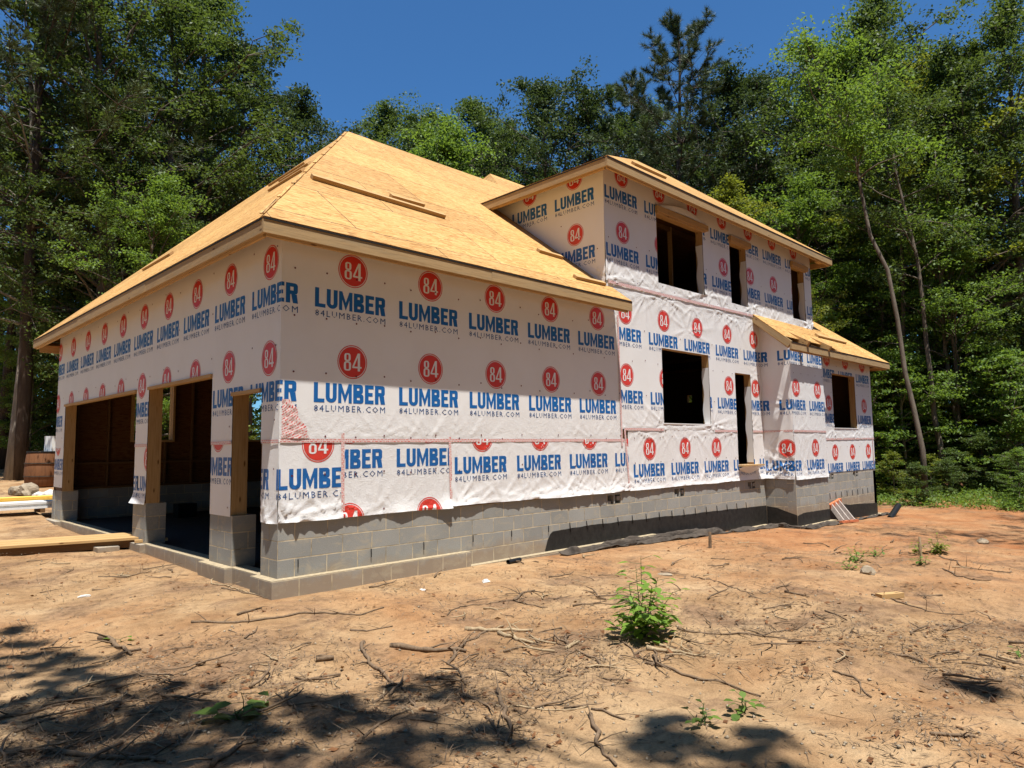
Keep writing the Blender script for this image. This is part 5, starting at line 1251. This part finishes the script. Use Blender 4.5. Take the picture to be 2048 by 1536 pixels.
# the wood behind : rows of individual trees
names_ = {'oak': 'mid-green leafy tree', 'oak2': 'full leafy tree', 'glossy': 'dark glossy-leaved tree', 'thin': 'slender pale-trunked tree', 'bright': 'light green understorey tree', 'yel': 'yellow-green tree'}
r = np.random.default_rng(17)
def fill(x0, x1, n, d0, d1, tlo, thi, kinds, where):
    for i in range(n):
        px = x0 + (x1 - x0) * (i + r.random()) / n; k = kinds[r.integers(len(kinds))]
        P_(k, px, r.uniform(d0, d1), r.uniform(tlo, thi), f'{names_[k]} among the trees {where}', r.random() * 6.28, group=f'{names_[k]}s {where}')
fill(-60, 420, 8, 34, 46, 120, 330, ['oak', 'oak2', 'thin', 'glossy'], 'at the back of the left wood')
fill(-40, 360, 6, 29, 34, 380, 560, ['bright', 'yel', 'bright'], 'along the left clearing edge')
fill(640, 1320, 10, 46, 56, 225, 320, ['oak', 'oak2', 'glossy'], 'behind the house')
fill(1300, 1700, 8, 42, 54, 160, 300, ['oak', 'oak2', 'glossy', 'thin'], 'behind the upper storey')
fill(1640, 2120, 10, 34, 50, 40, 260, ['oak', 'oak2', 'thin', 'thin', 'glossy'], 'at the back of the right wood')
fill(1600, 2100, 8, 32, 38, 430, 640, ['bright', 'bright', 'oak2', 'thin'], 'in the middle of the right wood')
sn = {'sap': 'bright green shrub', 'sap2': 'dull green shrub', 'sap3': 'yellowish shrub'}
def shrubs(x0, x1, n, d0, d1, tlo, thi, where):
    for i in range(n):
        px = x0 + (x1 - x0) * (i + r.random()) / n; k = ['sap', 'sap2', 'sap', 'sap3'][r.integers(4)]
        P_(k, px, r.uniform(d0, d1), r.uniform(tlo, thi), f'{sn[k]} {where}', r.random() * 6.28, group=f'{sn[k]}s {where}', cat='shrub')
shrubs(1720, 2110, 15, 28, 33, 640, 840, 'under the right-hand trees')
shrubs(1775, 2110, 11, 23.6, 29, 850, 975, 'low along the right wood edge')
shrubs(1640, 1800, 6, 27, 33, 640, 820, 'behind the right end of the bay')
shrubs(-40, 130, 7, 29, 34, 700, 900, 'under the left-hand trees')
shrubs(250, 560, 6, 27, 32, 640, 820, 'seen through the garage from behind')
# unseen tree ring left of and behind the viewer, added to block sky light
r = np.random.default_rng(41)
for i in range(58):
    a = R_(-18 - 240 * (i + r.random()) / 58); d = r.uniform(17.5, 26) if i > 9 else r.uniform(27, 33)
    x, y = CAM[0] + d * math.sin(a), CAM[1] + d * math.cos(a); k = ['oak', 'oak2', 'bright', 'glossy', 'yel'][r.integers(5)]
    plant_tree(PT[k], (x, y, G(x, y)), r.random() * 6.28, r.uniform(1.0, 1.4), 'unseen leafy tree behind the viewer, added to block sky light', 'tree', 'unseen trees added to block sky light')
# far-off wood that closes the gaps low down
r = np.random.default_rng(3); n = 5200; ang = r.uniform(-12, 104, n); dist = r.uniform(52, 75, n)
C = np.stack([CAM[0] + dist * np.sin(np.radians(ang)), CAM[1] + dist * np.cos(np.radians(ang)), r.uniform(0, 12.5, n) ** 1.0], 1)
V, F = leaf_cloud(C, np.full(n, 1.7), 22, .55, r)
o = bpy.data.objects.new('far_wood', np_mesh('far_wood', V, F, M['leaf_mid'])); COL.objects.link(o); tag(o, 'dense far-off wood closing the view between the trunks', 'wood', kind='stuff')
# low ground cover at the wood edge on the right
n = 1000; px = r.uniform(1700, 2150, n); C = []
for x in px:
    p = spot(x, 24.2 + 5 * r.random() + 1.2 * float(vnoise(x * .02, 0., 8))); C.append((p.x, p.y, p.z + r.uniform(.02, .30) * (.3 + .7 * r.random())))
V, F = leaf_cloud(np.array(C), np.full(n, .26), 14, .09, r, .6)
o = bpy.data.objects.new('ground_cover', np_mesh('ground_cover', V, F, M['leaf_bright'])); COL.objects.link(o); tag(o, 'low green weeds and creepers along the right wood edge', 'ground cover', kind='stuff')
# small plants in the foreground
def seedling(px, py, h, nst, nleaf, leaf, mat, label, seed, spread=.35, name='seedling', asp=.55, bushy=0):
    r = np.random.default_rng(seed); o = empty(name, ground_pt(px, py)); tag(o, label, 'plant'); mb = MB(); V_ = []
    def leaf_at(p, d, L):
        d = Vector(d).normalized(); sd = d.cross(UP).normalized(); nn = sd.cross(d).normalized(); w_ = L * asp / 2
        b = len(V_); q_ = lambda a, s, z: V_.append(tuple(p + d * (L * a) + sd * (w_ * s) + nn * (L * z)))
        q_(0, 0, 0); q_(.25, .85, .05); q_(.55, .95, .04); q_(1, 0, -.12); q_(.55, -.95, .04); q_(.25, -.85, .05)
    for s in range(nst):
        a = 6.28 * s / nst + r.random(); hh = h * r.uniform(.38, .85) if s else h; sp = spread * hh * (r.uniform(.3, 1) if s else .08)
        pts = [Vector((math.cos(a) * sp * t, math.sin(a) * sp * t, hh * t - .01)) + Vector((r.normal() * .01, r.normal() * .01, 0)) for t in (0, .25, .5, .75, 1)]
        mb.tube(pts, [.006, .005, .004, .003, .002], 5)
        for k in range(nleaf):
            t = .18 + .82 * (k + r.random()) / nleaf; f = t * 4; i = min(int(f), 3); p = pts[i].lerp(pts[i+1], f - i); az = k * 2.4 + r.random()
            tw_ = leaf * r.uniform(.3, .9); d = Vector((math.cos(az), math.sin(az), r.uniform(-.15, .5))); e_ = p + d * tw_; mb.tube([p, e_], [.002, .0015], 4, cap=False)
            leaf_at(e_, (d.x, d.y, r.uniform(-.5, .25)), leaf * r.uniform(.6, 1.2) * (1.1 - .30 * t))
    if bushy:
        for k in range(bushy):
            az = r.random() * 6.28; rr = r.random() * h * .35; p = Vector((math.cos(az) * rr, math.sin(az) * rr, r.uniform(.01, h * .25))); leaf_at(p, (math.cos(az), math.sin(az), r.uniform(-.1, .7)), leaf * r.uniform(.5, 1))
    mb.build('stem', M['leaf_mid'], o); F = np.arange(len(V_)).reshape(-1, 6); c = bpy.data.objects.new('foliage', np_mesh('foliage', np.array(V_), F, M[mat])); COL.objects.link(c); c.parent = o
seedling(1285, 1275, .66, 9, 16, .135, 'leaf_fresh', 'tallest bright green sapling standing alone in mid foreground', 1, .7, 'sapling', .52, 80)
seedling(482, 1440, .17, 2, 3, .15, 'leaf_bright', 'low seedling with two big lobed leaves in the left shade', 2, .5, asp=.8, bushy=8)
seedling(1403, 1450, .12, 3, 4, .07, 'leaf_bright', 'left one of the two small seedlings at lower right', 3, .8, asp=.75)
seedling(1483, 1428, .15, 3, 5, .075, 'leaf_bright', 'right one of the two small seedlings at lower right', 4, .6, asp=.7)
seedling(1878, 1106, .32, 7, 10, .09, 'leaf_yel', 'bushy yellow-green weed clump on the far right clay', 5, .8, bushy=40)
seedling(1838, 1108, .22, 4, 7, .08, 'leaf_yel', 'small weed left of the bushy yellow-green clump', 6, .6)
seedling(1842, 1130, .18, 3, 7, .08, 'leaf_bright', 'weed in front of the pale upright stick', 7, .8)
seedling(1712, 1122, .22, 4, 9, .08, 'leaf_bright', 'trailing weed at the left of the red hollow', 8, 1.2)
seedling(1700, 1140, .15, 3, 8, .07, 'leaf_bright', 'low weed beside the red hollow', 9, 1.2)
seedling(1752, 1112, .15, 3, 8, .075, 'leaf_bright', 'low weed behind the red hollow', 10, 1.2)
seedling(2040, 1312, .08, 2, 4, .06, 'leaf_bright', 'tiny green sprout at the right frame edge', 11, .8)
seedling(243, 1285, .05, 1, 3, .10, 'leaf_bright', 'single green leaf lying beside the knobbed log', 12, 1.0, asp=.6)
seedling(2010, 1018, .3, 6, 9, .1, 'leaf_bright', 'green weed tuft at the edge of the right clearing', 13, .9, bushy=25)
seedling(1905, 988, 1.3, 6, 9, .22, 'dry_leaf', 'dead brown leafy branch standing at the right wood edge', 14, .5, 'dead_sapling', .6)
seedling(2030, 996, .5, 6, 9, .13, 'leaf_bright', 'green tuft by the right frame edge at the wood edge', 15, .9, bushy=20)
# trees behind the viewer whose crowns shade the near ground
r = np.random.default_rng(23)
def over(label, trunk, spots, hz, seed):
    o = empty('overhanging_tree', trunk); tag(o, label, 'tree'); mb = MB(); H = 15
    pts = [Vector((0, 0, -.2)), Vector((.1, .1, 4)), Vector((.2, .3, 8)), Vector((.3, .5, hz)), Vector((.3, .5, hz + 4))]; mb.tube(pts, [.28, .22, .18, .12, .04], 9); cl = []; cR = []
    for (x, y, rad) in spots:
        g = ground_pt(x, y); t = hz + r.uniform(-1.0, 1.5); c = g + Vector(SUN) * (t / SUN.z) - Vector(trunk); a = pts[2].lerp(pts[3], r.uniform(.0, .9))
        mb.tube([a, a.lerp(c, .5) + Vector((0, 0, .25)), c], [.05, .03, .012], 5, cap=False)
        for k in range(5): cl.append(c + Vector((r.normal() * rad * .7, r.normal() * rad * .7, r.normal() * .5))); cR.append(rad * .55)
    mb.build('trunk', M['bark'], o, smooth=True); V, F = leaf_cloud(np.array(cl), np.array(cR), 22, .15, r, .7); c = bpy.data.objects.new('crown', np_mesh('crown', V, F, M['leaf_mid'])); COL.objects.link(c); c.parent = o
sp1 = [(x, y, s) for x, y, s in [(40,1420,.3),(130,1430,.3),(200,1400,.25),(230,1480,.3),(100,1300,.18),(350,1480,.25),(540,1450,.25),(640,1420,.2),(30,1275,.22),(90,1330,.25),(20,1330,.3),(160,1345,.22),(60,1400,.35),(110,1365,.2),(20,1470,.4),(150,1500,.4),(270,1470,.3),(60,1530,.5),(340,1400,.18),(400,1420,.22),(450,1455,.3),(300,1530,.4),(500,1500,.35),(580,1450,.28),(620,1520,.4),(680,1440,.25),(560,1405,.18),(700,1500,.35),(800,1450,.28),(780,1530,.4)]]
sp2 = [(x, y, s) for x, y, s in [(870,1480,.28),(930,1440,.2),(830,1390,.18),(880,1365,.13),(1310,1470,.15),(1370,1490,.16),(1420,1470,.2),(1480,1500,.25),(1400,1530,.35),(2040,1390,.2)]]
over('overhanging tree behind the viewer on the left', (-7.5, -9.5, G(-7.5, -9.5)), sp1, 12, 1)
over('overhanging tree behind the viewer on the right', (-2.5, -12.5, G(-2.5, -12.5)), sp2, 12, 2)
